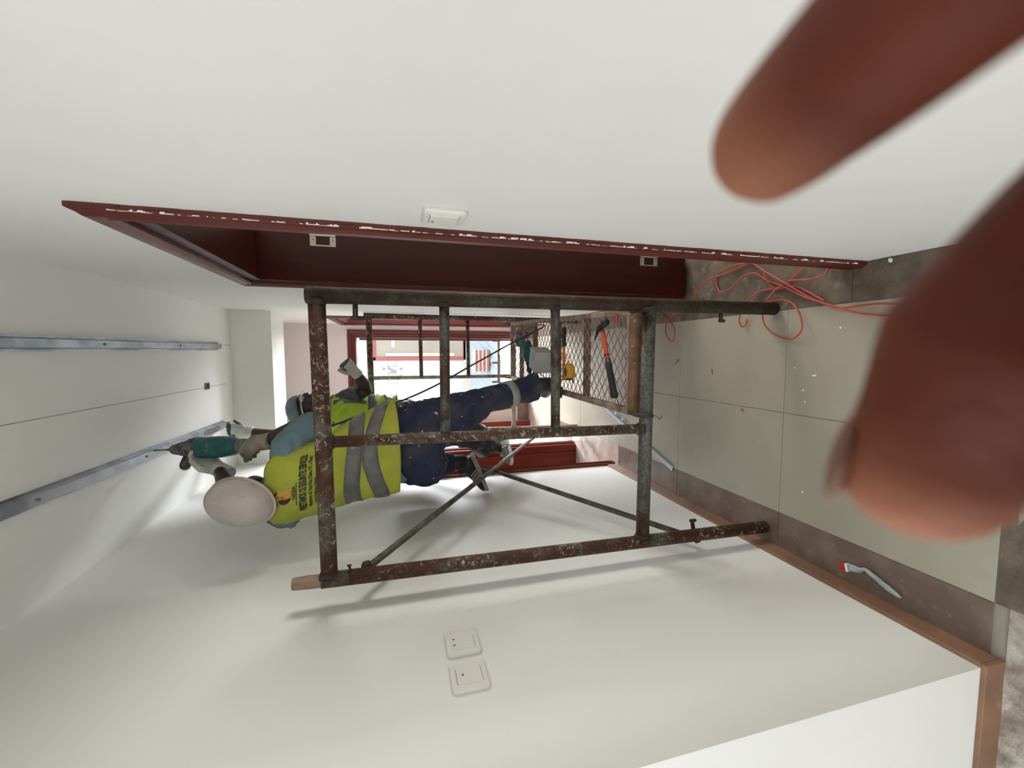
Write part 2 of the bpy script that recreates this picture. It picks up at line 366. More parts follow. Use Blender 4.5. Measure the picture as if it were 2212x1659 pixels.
tiles(.168, XR, [2.00, 2.64, 3.29, 3.94, YF], 'brown', 'border_tile')
tiles(-.658, XR, [.36, .688], 'rough', 'border_tile')
tiles(XR+T+.02, 3.2, [.5, 1.2, 1.9, 2.6, 3.0], 'tile', 'room_tile'); tiles(XR+T, 3.2, [3.1, 3.9, YF], 'tile', 'room_tile')
tiles(-1.6, XL-T, [YE+T, 1.7, 2.64, 3.29, 3.6], 'tile', 'room_tile'); tiles(-1.6, XL-T, [3.7, 4.3, YF], 'tile', 'room_tile')
# hall floor near the camera: bare screed
bmh = MB(); nx, ny = 70, 60
for j in range(ny+1):
    for i in range(nx+1):
        x = -3.0+(XR+3.0)*i/nx; y = -2.3+(.66+2.3)*j/ny
        bmh.v.append(V((x, y, -.001+.004*noise.noise(V((x*9, y*9, 0)))+.003*noise.noise(V((x*30, y*30, 2))))))
for j in range(ny):
    for i in range(nx):
        a = j*(nx+1)+i; bmh.f.append([a, a+1, a+nx+2, a+nx+1]); bmh.mi.append(0)
obj('screed', bmh, 'concrete', parent=fl, smooth=True)
# skirting
struct('baseboard_left', MB().box((XL, YE, 0), (XL+.012, L1[0]-.075, .07)), 'skirt', bevel=.002)
struct('baseboard_end', MB().box((-3.0, YE-.012, -.01), (XL+.012, YE, .07)), 'skirt', bevel=.002)
struct('baseboard_far', MB().box((XL, YF-.012, 0), (FD[0]-.065, YF, .13)).box((FD[1]+.065, YF-.012, 0), (XR, YF, .13)), 'brown', bevel=.002)
struct('baseboard_right', MB().box((XR-.010, 2.06, 0), (XR, D2[0]-.065, .07)), 'skirt', bevel=.002)

# pencil line on the ceiling and hole for a ceiling lamp
for (p0, p1) in (((0, 920), (487, 829)), ((476, 746), (500, 745))):
    a = at(*p0, 2, H); b = at(*p1, 2, H); 
    if p0[0] == 0: a = a+(a-b)*.5
    d = (b-a).normalized(); sd = V((d.y, -d.x, 0))*.0012
    obj('pencil_line', MB().prism([a-sd, b-sd, b+sd, a+sd], (0, 0, -.0006)), 'grey', parent=bpy.data.objects['ceiling'])
p = at(448, 834, 2, H-.004); jb = thing('junction_box', 'small dark open junction box hole in the white ceiling', 'junction box', p)
mb = MB()
for sx, sy, hx, hy in ((-.017, 0, .003, .028), (.017, 0, .003, .028), (0, -.026, .017, .003), (0, .026, .017, .003)):
    mb.box((p.x+sx-hx, p.y+sy-hy, H-.006), (p.x+sx+hx, p.y+sy+hy, H-.0005))
obj('rim', mb, 'wood', jb); obj('recess', MB().box((p.x-.016, p.y-.026, H-.004), (p.x+.016, p.y+.026, H-.0008)), 'blackhole', jb)
obj('wire', MB().tube([p+V((-.008, -.01, 0)), p+V((.002, 0, -.012)), p+V((.006, .012, 0))], .0016, 6), 'wood', jb)

# ------------------------------------------------------------------ door frames
def hinge(parent, c, wd, n, h=.10, w_=.062):            # flag hinge with cut-out leaf; wd = direction of the leaf from the pin, n = outward normal
    c, wd, n = V(c), V(wd).normalized(), V(n).normalized(); up = V((0, 0, 1)); t = .0015
    def pc(x0, x1, z0, z1): return c+wd*((x0+x1)/2)+up*((z0+z1)/2), (x1-x0)/2, (z1-z0)/2
    mb = MB()
    for x0, x1, z0, z1 in ((w_*.62, w_, -h/2, h/2), (.0, w_*.62, -h/2, -h*.27), (.0, w_*.62, h*.27, h/2)):
        q, a, b = pc(x0, x1, z0, z1); mb.obox(q+n*t, wd, up, n, a, b, t)
    hg = obj('hinge', mb, 'chrome', parent)
    for s in (-1, 1):
        obj('screw', MB().tube([c+wd*w_*.82+up*s*h*.18+n*.002, c+wd*w_*.82+up*s*h*.18+n*.0042], .004, 10), 'greyrub', hg)
        obj('screw', MB().tube([c+wd*w_*.3+up*s*h*.39+n*.002, c+wd*w_*.3+up*s*h*.39+n*.0042], .0035, 10), 'greyrub', hg)
    obj('pin', MB().tube([c-up*h/2+n*.004, c+up*h/2+n*.004], .0045, 10), 'chrome', hg)
def casing(parent, wallaxis, face, out, a0, a1, head, wdt=.06, m='red', two=True, sides=(1, 1)):
    """moulded casing round an opening; wallaxis 'y' = opening spans Y on a wall of constant X"""
    prof = [(0, 0), (0, .014), (.010, .020), (.016, .013), (.030, .017), (.040, .022), (.048, .016), (.055, .013), (wdt, .010), (wdt, 0)]
    def P(u, z, d): return V((face+out*d, u, z)) if wallaxis == 'y' else V((u, face+out*d, z))
    def leg(kind):
        R = []
        for pu, pd in prof: pass
        if kind == 0: return [[P(a0-pu, 0, pd) for pu, pd in prof], [P(a0-pu, head+pu, pd) for pu, pd in prof]]
        if kind == 1: return [[P(a0-pu, head+pu, pd) for pu, pd in prof], [P(a1+pu, head+pu, pd) for pu, pd in prof]]
        return [[P(a1+pu, head+pu, pd) for pu, pd in prof], [P(a1+pu, 0, pd) for pu, pd in prof]]
    for k in (0, 1, 2):
        if k == 0 and not sides[0] or k == 2 and not sides[1]: continue
        obj('casing', MB().rings(leg(k)), m, parent)
def jamb(parent, wallaxis, f0, f1, a0, a1, head, m='red', t=.03, zb=0):
    """lining of the opening from wall face f0 to f1, with a door stop"""
    def B(u0, u1, z0, z1, d0, d1):
        d0, d1 = sorted((d0, d1))
        return MB().box((d0, u0, z0), (d1, u1, z1)) if wallaxis == 'y' else MB().box((u0, d0, z0), (u1, d1, z1))
    obj('jamb', B(a0, a0+t, zb, head, f0, f1), m, parent, bevel=.002); obj('jamb', B(a1-t, a1, zb, head, f0, f1), m, parent, bevel=.002)
    obj('head_lining', B(a0+t, a1-t, head-t, head, f0, f1), m, parent, bevel=.002)
    s0 = f0+(f1-f0)*.35; s1 = f0+(f1-f0)*.70
    obj('door_stop', B(a0+t, a0+t+.012, zb, head-t, f0, s1), m, parent); obj('door_stop', B(a1-t-.012, a1-t, zb, head-t, f0, s1), m, parent)
    obj('door_stop', B(a0+t+.012, a1-t-.012, head-t-.012, head-t, f0, s1), m, parent)
d1 = struct_empty('door_1', (XR, D1[0], 0))
casing(d1, 'y', XR, -1, D1[0], D1[1], D1[2]); jamb(d1, 'y', XR-.004, XR+T+.004, D1[0], D1[1], D1[2], m='redjamb_shade', zb=.02)
casing(d1, 'y', XR+T, 1, D1[0], D1[1], D1[2])
obj('pale_edge_strip', MB().box((XR+T+.001, D1[1]-.034, .02), (XR+T+.006, D1[1]-.0305, D1[2]-.03)), 'skirt', d1)  # paler strip along the room-side edge of the far jamb
for z in (1.79, .24): hinge(d1, (XR+T-.012, D1[1]-.030, z), (-1, 0, 0), (0, -1, 0))
mb = MB()                                               # smears of white wall paint along the outer edge of the casing
for k in range(300):
    z = random.uniform(.05, 2.08); l = random.uniform(.003, .026); y = D1[0]-.0600+abs(random.gauss(0, .0035)); h_ = random.uniform(.0003, .0013)
    mb.prism([(XR-.0122, y+h_*random.uniform(.2, 1)*math.sin(t), z+l*.5*math.cos(t)*random.uniform(.6, 1)) for t in [2*PI*q/7 for q in range(7)]], (.004, 0, 0))
obj('paint_smears', mb, 'white', d1, kind='stuff')
mb = MB()
for k in range(50):
    z = random.uniform(.02, 2.1); mb.box((XR-.006, D1[0]-.0605-random.uniform(0, .0015), z), (XR, D1[0]-.059, z+random.uniform(.01, .05)))
obj('chipped_edge', mb, 'red', d1, kind='stuff')
d2 = struct_empty('door_2', (XR, D2[0], 0)); casing(d2, 'y', XR, -1, D2[0], D2[1], D2[2], m='red'); jamb(d2, 'y', XR-.004, XR+T, D2[0], D2[1], D2[2])
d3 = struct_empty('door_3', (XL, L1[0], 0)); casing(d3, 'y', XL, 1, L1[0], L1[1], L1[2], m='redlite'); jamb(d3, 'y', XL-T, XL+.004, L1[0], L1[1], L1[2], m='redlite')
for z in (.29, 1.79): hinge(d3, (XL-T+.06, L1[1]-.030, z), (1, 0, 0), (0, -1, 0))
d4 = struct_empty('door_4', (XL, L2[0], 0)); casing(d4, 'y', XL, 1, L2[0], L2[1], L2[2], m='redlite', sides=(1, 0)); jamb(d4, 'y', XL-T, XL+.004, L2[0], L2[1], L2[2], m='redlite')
d5 = struct_empty('door_5', (FD[0], YF, 0)); casing(d5, 'x', YF, -1, FD[0], FD[1], FD[2]); jamb(d5, 'x', YF-.004, YF+T, FD[0], FD[1], FD[2], t=.012)
# open leaf of the balcony door, seen edge on, folded against the right
lq = V((FD[1]-.03, YF+.17, 0)); ld = V((.52, .854, 0)); ls = V((.854, -.52, 0))
obj('door_leaf', MB().obox(lq+ld*.35+ls*.0+V((0, 0, .96)), ld, ls, (0, 0, 1), .35, .019, .94), 'red', d5, bevel=.002)
obj('door_handle', MB().tube([lq+ld*.60-ls*.02+V((0, 0, .98)), lq+ld*.60-ls*.06+V((0, 0, .98)), lq+ld*.48-ls*.06+V((0, 0, .98))], .008, 8), 'chrome', d5)

# windows of the side rooms (outside the frame), right-hand ones placed for the fill lamps
def window(n, wallaxis, f, a0, a1, z0, z1):
    we = struct_empty('window_%d' % n, (0, 0, 0)); mb = MB(); t = .05
    def bx(u0, u1, za, zb):
        if wallaxis == 'y': mb.box((f-.03, u0, za), (f+.03, u1, zb))
        else: mb.box((u0, f-.03, za), (u1, f+.03, zb))
    bx(a0, a1, z0, z0+t); bx(a0, a1, z1-t, z1); bx(a0, a0+t, z0, z1); bx(a1-t, a1, z0, z1); bx((a0+a1)/2-t/2, (a0+a1)/2+t/2, z0, z1)
    obj('window_frame', mb, 'red', we)
window(1, 'y', -3.1, -1.7, .2, .55, 2.15); window(2, 'x', -2.4, -2.4, -.6, .6, 2.2); window(3, 'y', -3.1, 2.1, 3.1, .9, 2.1)
window(4, 'y', -3.1, 3.9, 4.6, .9, 2.1); window(5, 'y', 3.3, 2.1, 2.95, .85, 2.15); window(6, 'x', YF+.1, .6, 1.5, .75, 2.15)

# ------------------------------------------------------------------ switches
def switch(c, n, label, dots, rock):
    c, n = V(c), V(n); t = thing('light_switch', label, 'switch', c); Yd = V((0, 1, 0)); Z = V((0, 0, 1))
    def rr(hw, hh, d0, d1, r):
        ring = []
        for cx, cz, a0 in ((hw-r, hh-r, 0), (-hw+r, hh-r, 90), (-hw+r, -hh+r, 180), (hw-r, -hh+r, 270)):
            for a in range(0, 91, 18): ring.append((cx+r*math.cos(math.radians(a0+a)), cz+r*math.sin(math.radians(a0+a))))
        mk = lambda s, d: [c+Yd*(x*s)+Z*(z*s)+n*d for x, z in ring]
        return MB().rings([mk(1, d0), mk(1, d0+(d1-d0)*.6), mk(.96, d1)])
    obj('back_plate', rr(.047, .045, 0, .007, .010), 'switch', t, smooth=False)
    obj('rocker', rr(.026, .031, .007, .011, .003), 'switch', t)
    mb = MB()
    for dy, dz in dots: mb.tube([c+Yd*dy+Z*dz+n*.010, c+Yd*dy+Z*dz+n*.0125], .003, 8)
    obj('screw_hole', mb, 'blackhole', t)
    mb = MB()
    for s in ((-1, 1) if rock else (-1,)): mb.obox(c+Z*s*.0315+n*.008, Yd, Z, n, .024, .0008, .0022)
    obj('seam', mb, 'grey', t, kind='stuff')
    o = obj('plastic_film', rr(.052, .049, .0, .0135, .014), 'film', t); return t
switch((XL, 1.108, 1.341), (1, 0, 0), 'film-wrapped white switch on the left wall, the farther of two', [(.012, .024), (-.012, .024)], False)
switch((XL, .985, 1.343), (1, 0, 0), 'film-wrapped white switch on the left wall, nearest the wall corner', [(.0, .016)], True)
switch((XR, .955, 1.395), (-1, 0, 0), 'film-wrapped white switch beside the red door frame on the right wall', [(.010, .024)], True)

# ------------------------------------------------------------------ ceiling channels
def channel(a, b, label, w_=.036, h=.022, pos=0):
    a, b = V(a), V(b); t = thing('ceiling_channel', label, 'metal channel', a); d = (b-a).normalized(); s = d.cross(V((0, 0, 1))).normalized(); dn = V((0, 0, -1))
    sec = [(-.5*w_-.008, 0), (-.5*w_, 0), (-.36*w_, h), (-.1*w_, h), (-.07*w_, h-.003), (.07*w_, h-.003), (.1*w_, h), (.36*w_, h), (.5*w_, 0), (.5*w_+.008, 0), (.5*w_+.008, .0012), (.5*w_+.0008, .0012), (.36*w_+.0008, h+.0012), (-.36*w_-.0008, h+.0012), (-.5*w_-.0008, .0012), (-.5*w_-.008, .0012)]
    obj('steel_channel', MB().rings([[a+s*u+dn*q for u, q in sec], [b+s*u+dn*q for u, q in sec]]), 'galv', t)
    n = int((b-a).length/.6)
    for k in range(n):
        q = a+d*(.35+.6*k)+dn*(h+.001)
        obj('screw', MB().tube([q, q+dn*.004], .005, 10), 'greyrub', t)
    return t
ch_a = V(at(0, 740, 2, H-.012)); ch_b = V(at(475, 748, 2, H-.012)); d = (ch_b-ch_a)
channel((ch_a.x-d.x*.7, ch_a.y-d.y*.7, H), (ch_b.x, ch_b.y, H), 'shiny steel channel screwed along the ceiling, right of the pencil line')
ch_a = V(at(0, 1109, 2, H-.012)); ch_b = V(at(487, 917, 2, H-.012)); d = (ch_b-ch_a)
channel((ch_a.x-d.x*.5, ch_a.y-d.y*.5, H), (ch_b.x, ch_b.y, H), 'steel channel along the left of the ceiling, being drilled by the worker', w_=.042)

# ------------------------------------------------------------------ scaffold
scf = thing('scaffold', 'rusty paint-splashed tubular scaffold standing across the corridor', 'scaffold', (-.29, 2.35, 0))
def tube(name, a, b, r, m, n=16): return obj(name, MB().tube([a, b], r, n), m, scf, smooth=True)
YN, YG = 1.40, 3.35
NR = (at(1672, 662, 1, YN), at(668, 634, 1, YN)); NL = (at(1638, 1139, 1, YN), at(690, 1253, 1, YN))
for nm in ('n',):
    a, b = NR; a = V((.176, YN, .005)); b = V((.172, YN, 1.762)); tube('post', a, b, .0255, 'rustdark')
    a = V((-.742, YN, .005)); b = V((-.723, YN, 1.745)); tube('post', a, b, .0245, 'rust')
    obj('wood_plug', MB().tube([b, b+V((.001, 0, .045)), b+V((.001, 0, .085))], [.021, .021, .019], 7), 'wood', scf)
def lerp(a, b, t): return V(a)+(V(b)-V(a))*t
tube('crossbar', (.165, YN, 1.732), (-.722, YN, 1.722), .0255, 'rust')
tube('crossbar', (.170, YN, .588), (-.733, YN, .594), .0255, 'rustgrey')
tube('inner_post', (-.279, YN, 1.72), (-.291, YN, .595), .0185, 'rust')
tube('rung', (.17, YN, 1.348), (-.283, YN, 1.350), .0165, 'rustgrey'); tube('rung', (.17, YN, .962), (-.287, YN, .958), .0165, 'rustgrey')
# flared weld collars
for p, d_, r in (((.150, YN, 1.348), (-1, 0, 0), .021), ((.150, YN, .962), (-1, 0, 0), .021), ((-.268, YN, 1.35), (1, 0, 0), .02), ((-.272, YN, .958), (1, 0, 0), .02), ((-.279, YN, 1.700), (0, 0, -1), .024), ((-.290, YN, .618), (0, 0, 1), .024), ((-.70, YN, 1.723), (1, 0, 0), .029), ((-.708, YN, .594), (1, 0, 0), .029), ((.148, YN, 1.732), (-1, 0, 0), .029)):
    obj('weld', MB().tube([V(p)-V(d_)*.012, V(p)+V(d_)*.004], [r*1.18, r*.9], 12), 'rustdark', scf, smooth=True)
def lug(p, d_, r=.008, l=.045, bar=.022):
    p, d_ = V(p), V(d_).normalized(); e = p+d_*l
    obj('brace_lug', MB().tube([p, e], r, 8).tube([e-V((0, 0, bar)), e+V((0, 0, bar*.4))], r*.85, 8, True), 'rustdark', scf, smooth=True)
lug((.150, YN, 1.622), (-1, -.1, 0)); lug((.152, YN, .268), (-1, -.1, 0), l=.030, bar=.012)
lug((-.724, YN+.02, .345), (1, .3, 0), l=.035, bar=.014); lug((-.71, YN, 1.655), (1, -.2, .3), .004, .03, .006)
# far frame (a little narrower in view, same pattern)
FR0, FR1 = V((.262, YG, .005)), V((.272, YG, 1.735)); FL0, FL1 = V((-.648, YG, .005)), V((-.62, YG, 1.71))
tube('post', FR0, FR1, .0215, 'rust'); tube('post', FL0, FL1, .0215, 'palepost')
tube('crossbar', (.268, YG, 1.70), (-.62, YG, 1.69), .022, 'rust'); tube('crossbar', (.265, YG, .572), (-.64, YG, .575), .019, 'palepost')
tube('inner_post', (-.196, YG, 1.69), (-.196, YG, .575), .0145, 'palepost')
tube('rung', (.25, YG, 1.325), (-.196, YG, 1.32), .0145, 'rust'); tube('rung', (.25, YG, .955), (-.196, YG, .95), .0145, 'rust')
lug((.25, YG, 1.745), (-.2, -1, .2), .009, .03, .012)
# cross braces on the left side
BX = .022
b1a, b1b = V((-.722, YN+.045, 1.610)), V((-.668, YG-.10, .385))
b2a, b2b = V((-.748, YN+.03, .325)), V((-.64, YG-.03, 1.52))
tube('brace', b1a, b1b, .0125, 'brace', 12); tube('brace', b2a+V((-.02, 0, 0)), b2b+V((-.02, 0, 0)), .0125, 'brace', 12)
for q in (b1a, b1b, b2a+V((-.01, 0, 0))):
    obj('brace_knob', MB().tube([q+V((-.022, -.01, -.004)), q+V((-.010, -.006, 0)), q+V((.012, 0, .004)), q+V((.022, .004, .006))], [.012, .018, .017, .010], 9), 'rustdark', scf, smooth=True)

# ------------------------------------------------------------------ platform with expanded mesh
PX0, PX1, PY0, PY1, PZ = -.222, .140, 1.47, 3.25, .622
pl = thing('scaffold_platform', 'dusty steel platform of diamond mesh hooked onto the scaffold', 'scaffold platform', (-.04, 2.35, .58))
def pxl(y): t = (y-PY0)/(PY1-PY0); return (PX0+.03*t, PX1+.07*t)
def ptube(name, a, b, r, m='platf', **k): return obj(name, MB().tube([a, b], r, 10), m, pl, smooth=True, **k)
for s in (0, 1):
    a = V((pxl(PY0)[s], PY0, PZ-.008)); b = V((pxl(PY1)[s], PY1, PZ-.008)); sx = (-1, 1)[s]*.014
    mb = MB(); dx = V((sx, 0, 0))
    mb.rings([[p+V((-.013, 0, -.026))+dx, p+V((.013, 0, -.026))+dx, p+V((.013, 0, .010))+dx, p+V((-.013, 0, .010))+dx] for p in (a, b)])
    obj('side_rail', mb, 'platf', pl, bevel=.004)
    e = a+dx+V((0, 0, -.004)); obj('hook', MB().tube([e+V((0, .03, 0)), e+V((0, -.04, .022)), e+V((0, -.075, .028)), e+V((0, -.105, .012)), e+V((0, -.115, -.02))], .008, 8), 'rustdark', pl, smooth=True)
    e = b+dx; obj('hook', MB().tube([e, e+V((0, .05, .026)), e+V((0, .10, .03)), e+V((0, .128, .0)), e+V((0, .13, -.02))], .008, 8), 'rustdark', pl, smooth=True)
obj('end_bar', MB().box((PX0-.02, PY0-.028, PZ-.035), (PX1+.02, PY0+.006, PZ+.004)), 'platrust', pl, bevel=.004)
obj('end_lip', MB().box((PX0, PY0+.006, PZ-.01), (PX1, PY0+.022, PZ+.006)), 'platf', pl, bevel=.003)
obj('end_bar', MB().box((pxl(PY1)[0]-.02, PY1-.01, PZ-.03), (pxl(PY1)[1]+.02, PY1+.02, PZ+.004)), 'platf', pl, bevel=.004)
for y in (1.90, 2.28, 2.70, 3.02): obj('cross_bearer', MB().box((pxl(y)[0], y-.014, PZ-.034), (pxl(y)[1], y+.014, PZ-.006)), 'platrust', pl, bevel=.002)
mb = MB(); nX, pY = 12, .052; nY = int((PY1-PY0-.03)/pY)
for i in range(nX):                                     # zigzag strands, each touching its neighbour at the nodes
    pts = []
    for k in range(2*nY+1):
        y = PY0+.02+k*pY/2; x0, x1 = pxl(y); wch = (x1-x0)/nX
        for dy, q in ((-.0035, 0), (.0035, 0)):
            x = x0+wch*(i+.5)+(wch*.46 if (k+i) % 2 else -wch*.46)
            pts.append(V((x, y+dy, PZ+(.0025 if (k+i) % 2 else -.001))))
    R = [[p+V((-.0012, 0, -.0018)), p+V((.0012, 0, -.0018)), p+V((.0012, 0, .0018)), p+V((-.0012, 0, .0018))] for p in pts]
    mb.rings(R)
mo = obj('expanded_mesh', mb, 'platf', pl, kind='stuff')
# wire ties
for q in ((.13, YN-.03, .60), (-.24, YN-.03, .60)):
    obj('tie_wire', MB().tube(smoothpath([V(q)+V(k) for k in ((0, 0, .03), (.01, -.02, .01), (0, -.015, -.03), (-.012, 0, -.045), (.0, .0, -.06))], 4), .0012, 5), 'black', pl)
ST = PZ+.005   # top of the mesh

# ------------------------------------------------------------------ things lying on the platform
P_ = lambda x, y, z=ST+.012: at(x, y, 2, z)
# claw hammer
h0, h1 = P_(1301, 712), P_(1327, 856); hd = (h1-h0).normalized(); hs = V((hd.y, -hd.x, 0))
hm = thing('claw_hammer', 'claw hammer with red-orange shaft and black grip on the mesh', 'hammer', (h0+h1)/2)
L_ = (h1-h0).length
def along(t, z=0, s=0): return h0+hd*(L_*t)+V((0, 0, z))+hs*s
secs = lambda rows: [(along(t, z), hs, V((0, 0, 1)), a, b) for t, z, a, b in rows]
obj('shaft', MB().eloft(secs([(.02, 0, .011, .010), (.10, 0, .011, .010), (.3, 0, .010, .009), (.46, 0, .012, .010)]), 14), 'orange', hm, smooth=True)
obj('grip', MB().eloft(secs([(.45, 0, .0135, .0115), (.55, 0, .0165, .013), (.75, 0, .0155, .0125), (.9, 0, .0175, .014), (.99, 0, .0195, .015), (1.02, 0, .014, .011)]), 16), 'black', hm, smooth=True)
obj('grip_inlay', MB().eloft([(along(t, .0, .010), hs, V((0, 0, 1)), .005, .011) for t in (.50, .62, .78)], 10), 'orange', hm, smooth=True)
obj('grip_ring', MB().eloft(secs([(.385, 0, .0125, .0115), (.405, 0, .0125, .0115)]), 14), 'black', hm, smooth=True)
hc = along(-.04, .006)
obj('hammer_head', MB().tube([hc+hs*-.055, hc+hs*-.050, hc+hs*-.030, hc+hs*-.026, hc+hs*-.012, hc, hc+hs*.014], [.0155, .017, .017, .012, .011, .015, .014], 16), 'black', hm, smooth=True)
for s in (-1, 1):
    k0 = hc+hs*.010; obj('claw', MB().eloft([(k0+hs*(.05*t)+hd*(.006*s*(1+t)+.02*t*t)+V((0, 0, .004*s*t)), hd, V((0, 0, 1)), .007*(1-.55*t), .0085*(1-.6*t)) for t in (0, .35, .7, 1)], 8), 'black', hm, smooth=True)
# red chisel tip lying beside the hammer head
q = P_(1331, 687, ST+.006); tag(obj('pencil_stub', MB().tube([q+V((-.02, .0, 0)), q+V((.018, -.006, 0))], [.008, .006], 8), 'redplastic', base=q), 'short red plastic stub on the mesh beside the hammer head', 'stub')
# bolt cutter : two amber arms with black grips
bc = thing('bolt_cutter', 'bolt cutter with two amber-orange arms and black grips under the boot', 'bolt cutter', P_(1212, 770))
for (xa, xb) in ((1218.5, 1217.5), (1204, 1206)):
    a, b = P_(xa, 709, ST+.012), P_(xb, 826, ST+.012)
    obj('grip', MB().tube([lerp(a, b, -.02), lerp(a, b, .0), lerp(a, b, .31), lerp(a, b, .33)], [.009, .012, .0115, .010], 12), 'black', bc, smooth=True)
    obj('arm', MB().tube([lerp(a, b, .31), lerp(a, b, .5), lerp(a, b, .96)], [.0095, .008, .0095], 10), 'amber', bc, smooth=True)
j = P_(1211, 836, ST+.012); obj('jaw', MB().eloft([(j+V((0, 0, 0)), (0, 1, 0), (0, 0, 1), .03, .009), (j+V((-.03, 0, 0)), (0, 1, 0), (0, 0, 1), .026, .01), (j+V((-.06, .005, 0)), (0, 1, 0), (0, 0, 1), .015, .008)], 12), 'rustdark', bc, smooth=True)
# tape measure
tp = P_(1229, 803, ST+.022); tm = thing('tape_measure', 'yellow tape measure with black face lying next to the bolt cutter', 'tape measure', tp)
pr = []
for k in range(20):
    a = 2*PI*k/20; c_, s_ = math.cos(a), math.sin(a); kk = (abs(c_)**2.8+abs(s_)**2.8)**(-1/2.8); pr.append((c_*.042*kk, s_*.036*kk))
axA, axB = V((.92, .39, 0)).normalized(), V((-.39, .92, 0)).normalized()
mk = lambda s, z: [tp+axA*(u*s)+axB*(v_*s)+V((0, 0, z)) for u, v_ in pr]
obj('tape_case', MB().rings([mk(.88, -.02), mk(1, -.014), mk(1, .012), mk(.85, .02)]), 'yellow', tm, smooth=True)
obj('face_label', MB().rings([mk(.52, .0185), mk(.5, .0215)]), 'black', tm)
obj('belt_clip', MB().obox(tp+axA*-.036+V((0, 0, .004)), axA, axB, (0, 0, 1), .007, .013, .014), 'black', tm, bevel=.002)
obj('hook_tip', MB().obox(tp+axA*-.050+V((0, 0, -.014)), axA, axB, (0, 0, 1), .012, .009, .001), 'steel', tm)
obj('wrist_loop', MB().tube(smoothpath([tp+axA*.035, tp+axA*.075+axB*.02+V((0, 0, .0)), tp+axA*.09+axB*-.01, tp+axA*.05+axB*-.025, tp+axA*.03+axB*-.005], 5), .0018, 6), 'yellow', tm, smooth=True)
# grey box with flap
gb = thing('card_box', 'small pale grey box with an open flap behind the boot on the mesh', 'box', P_(1172, 785, ST))
c0 = V((-.046, 2.37, ST+.050)); ax_, ay_ = V((.97, -.24, 0)), V((.24, .97, 0))
obj('box_body', MB().obox(c0, ax_, ay_, (0, 0, 1), .062, .070, .050), 'greybox', gb, bevel=.002)
obj('flap', MB().obox(c0+V((-.078, -.01, .012)), V((.6, 0, .8)), ay_, V((-.8, 0, .6)), .040, .062, .0015), 'greybox', gb)
obj('print_line', MB().obox(c0+V((.02, -.02, .0508)), ax_, ay_, (0, 0, 1), .022, .002, .0006).obox(c0+V((.02, .01, .0508)), ax_, ay_, (0, 0, 1), .026, .0015, .0006), 'grey', gb)
# teal tool behind the box
tt = thing('power_tool', 'teal hand tool with black handle lying behind the pale grey box', 'power tool', V((-.02, 2.60, ST)))
a = V((.050, 2.66, ST+.042)); b = V((-.050, 2.66, ST+.038)); e = V((-.125, 2.67, ST+.026))
organic('tool_body', MB().tube([a, lerp(a, b, .3), lerp(a, b, .75), b], [.026, .042, .040, .026], 14, True), 'teal', tt, .004)
obj('handle', MB().tube([b, lerp(b, e, .6), e], [.02, .016, .018], 12, True), 'black', tt, smooth=True)
obj('nozzle', MB().tube([a, a+V((.03, -.004, 0))], [.012, .008], 12), 'dusty', tt, smooth=True)

# ------------------------------------------------------------------ hands, heads, shoes
def hand(mb, W, D, N, hand_=1, curl=(40, 50, 35), scale=1.0, thumb=None, fat=1.0, spread=.0):
    """W wrist, D pointing direction, N palm-facing normal; hand_ = side on which the thumb sits"""
    W, D, N = V(W), V(D).normalized(), V(N); N = (N-D*N.dot(D)).normalized(); S = D.cross(N)*hand_; s = scale
    mb.eloft([(W+D*(t*s), S, N, a*s*fat, b*s*fat) for t, a, b in ((-.01, .026, .020), (.02, .033, .019), (.05, .041, .018), (.085, .041, .015), (.093, .036, .011))], 16)
    for i, (off, ln) in enumerate(((.030, .072), (.010, .082), (-.010, .076), (-.029, .060))):
        p = W+D*(.078*s)+S*(off*s); d = (D+S*(off*spread*10)).normalized(); ang = 0; pts = [p-d*.02*s, p]; 
        for seg, cu in zip((.45, .31, .24), curl):
            ang += math.radians(cu+i*3); dd = d*math.cos(ang)+N*math.sin(ang); pts.append(pts[-1]+dd*(ln*seg*s))
        mb.tube(pts, [.0095*s*fat, .0098*s*fat, .0090*s*fat, .0082*s*fat, .0070*s*fat], 10, True)
    tpt = W+D*.022*s+S*.026*s
    if thumb is None: thumb = (.55, .75, .35)
    d1_ = (D*thumb[0]+S*thumb[1]+N*thumb[2]).normalized(); d2_ = (D*.85+S*.1+N*.55).normalized()
    mb.tube([tpt-d1_*.015*s, tpt+d1_*.028*s, tpt+d1_*.030*s+d2_*.024*s, tpt+d1_*.030*s+d2_*.046*s], [.015*s*fat, .0125*s*fat, .011*s*fat, .009*s*fat], 10, True)
def head(mb, c, U, F, s=1.0):
    c, U, F = V(c), V(U).normalized(), V(F); F = (F-U*F.dot(U)).normalized(); R = F.cross(U)
    q = lambda r, f, u: c+(R*r+F*f+U*u)*s
    def e(p, a, b, u): mb.ell(q(*p), R*(a*s), F*(b*s), U*(u*s))
    e((0, -.012, .030), .074, .092, .082); e((0, .030, -.030), .060, .060, .078); e((0, .058, -.078), .034, .028, .028)
    e((0, .073, .022), .056, .016, .012); e((0, .088, -.018), .015, .020, .024); e((0, .094, -.030), .019, .014, .010); e((0, .082, -.008), .010, .014, .03)
    e((0, .080, -.052), .026, .013, .007); e((0, .078, -.063), .023, .013, .007)
    for k in (-1, 1):
        e((.076*k, -.010, -.012), .009, .020, .032); e((.040*k, .062, -.022), .022, .016, .018); e((.053*k, .010, -.060), .018, .035, .030)
    mb.tube([q(0, -.02, -.05), q(0, -.03, -.14)], .058*s, 16)
    return R, F, U
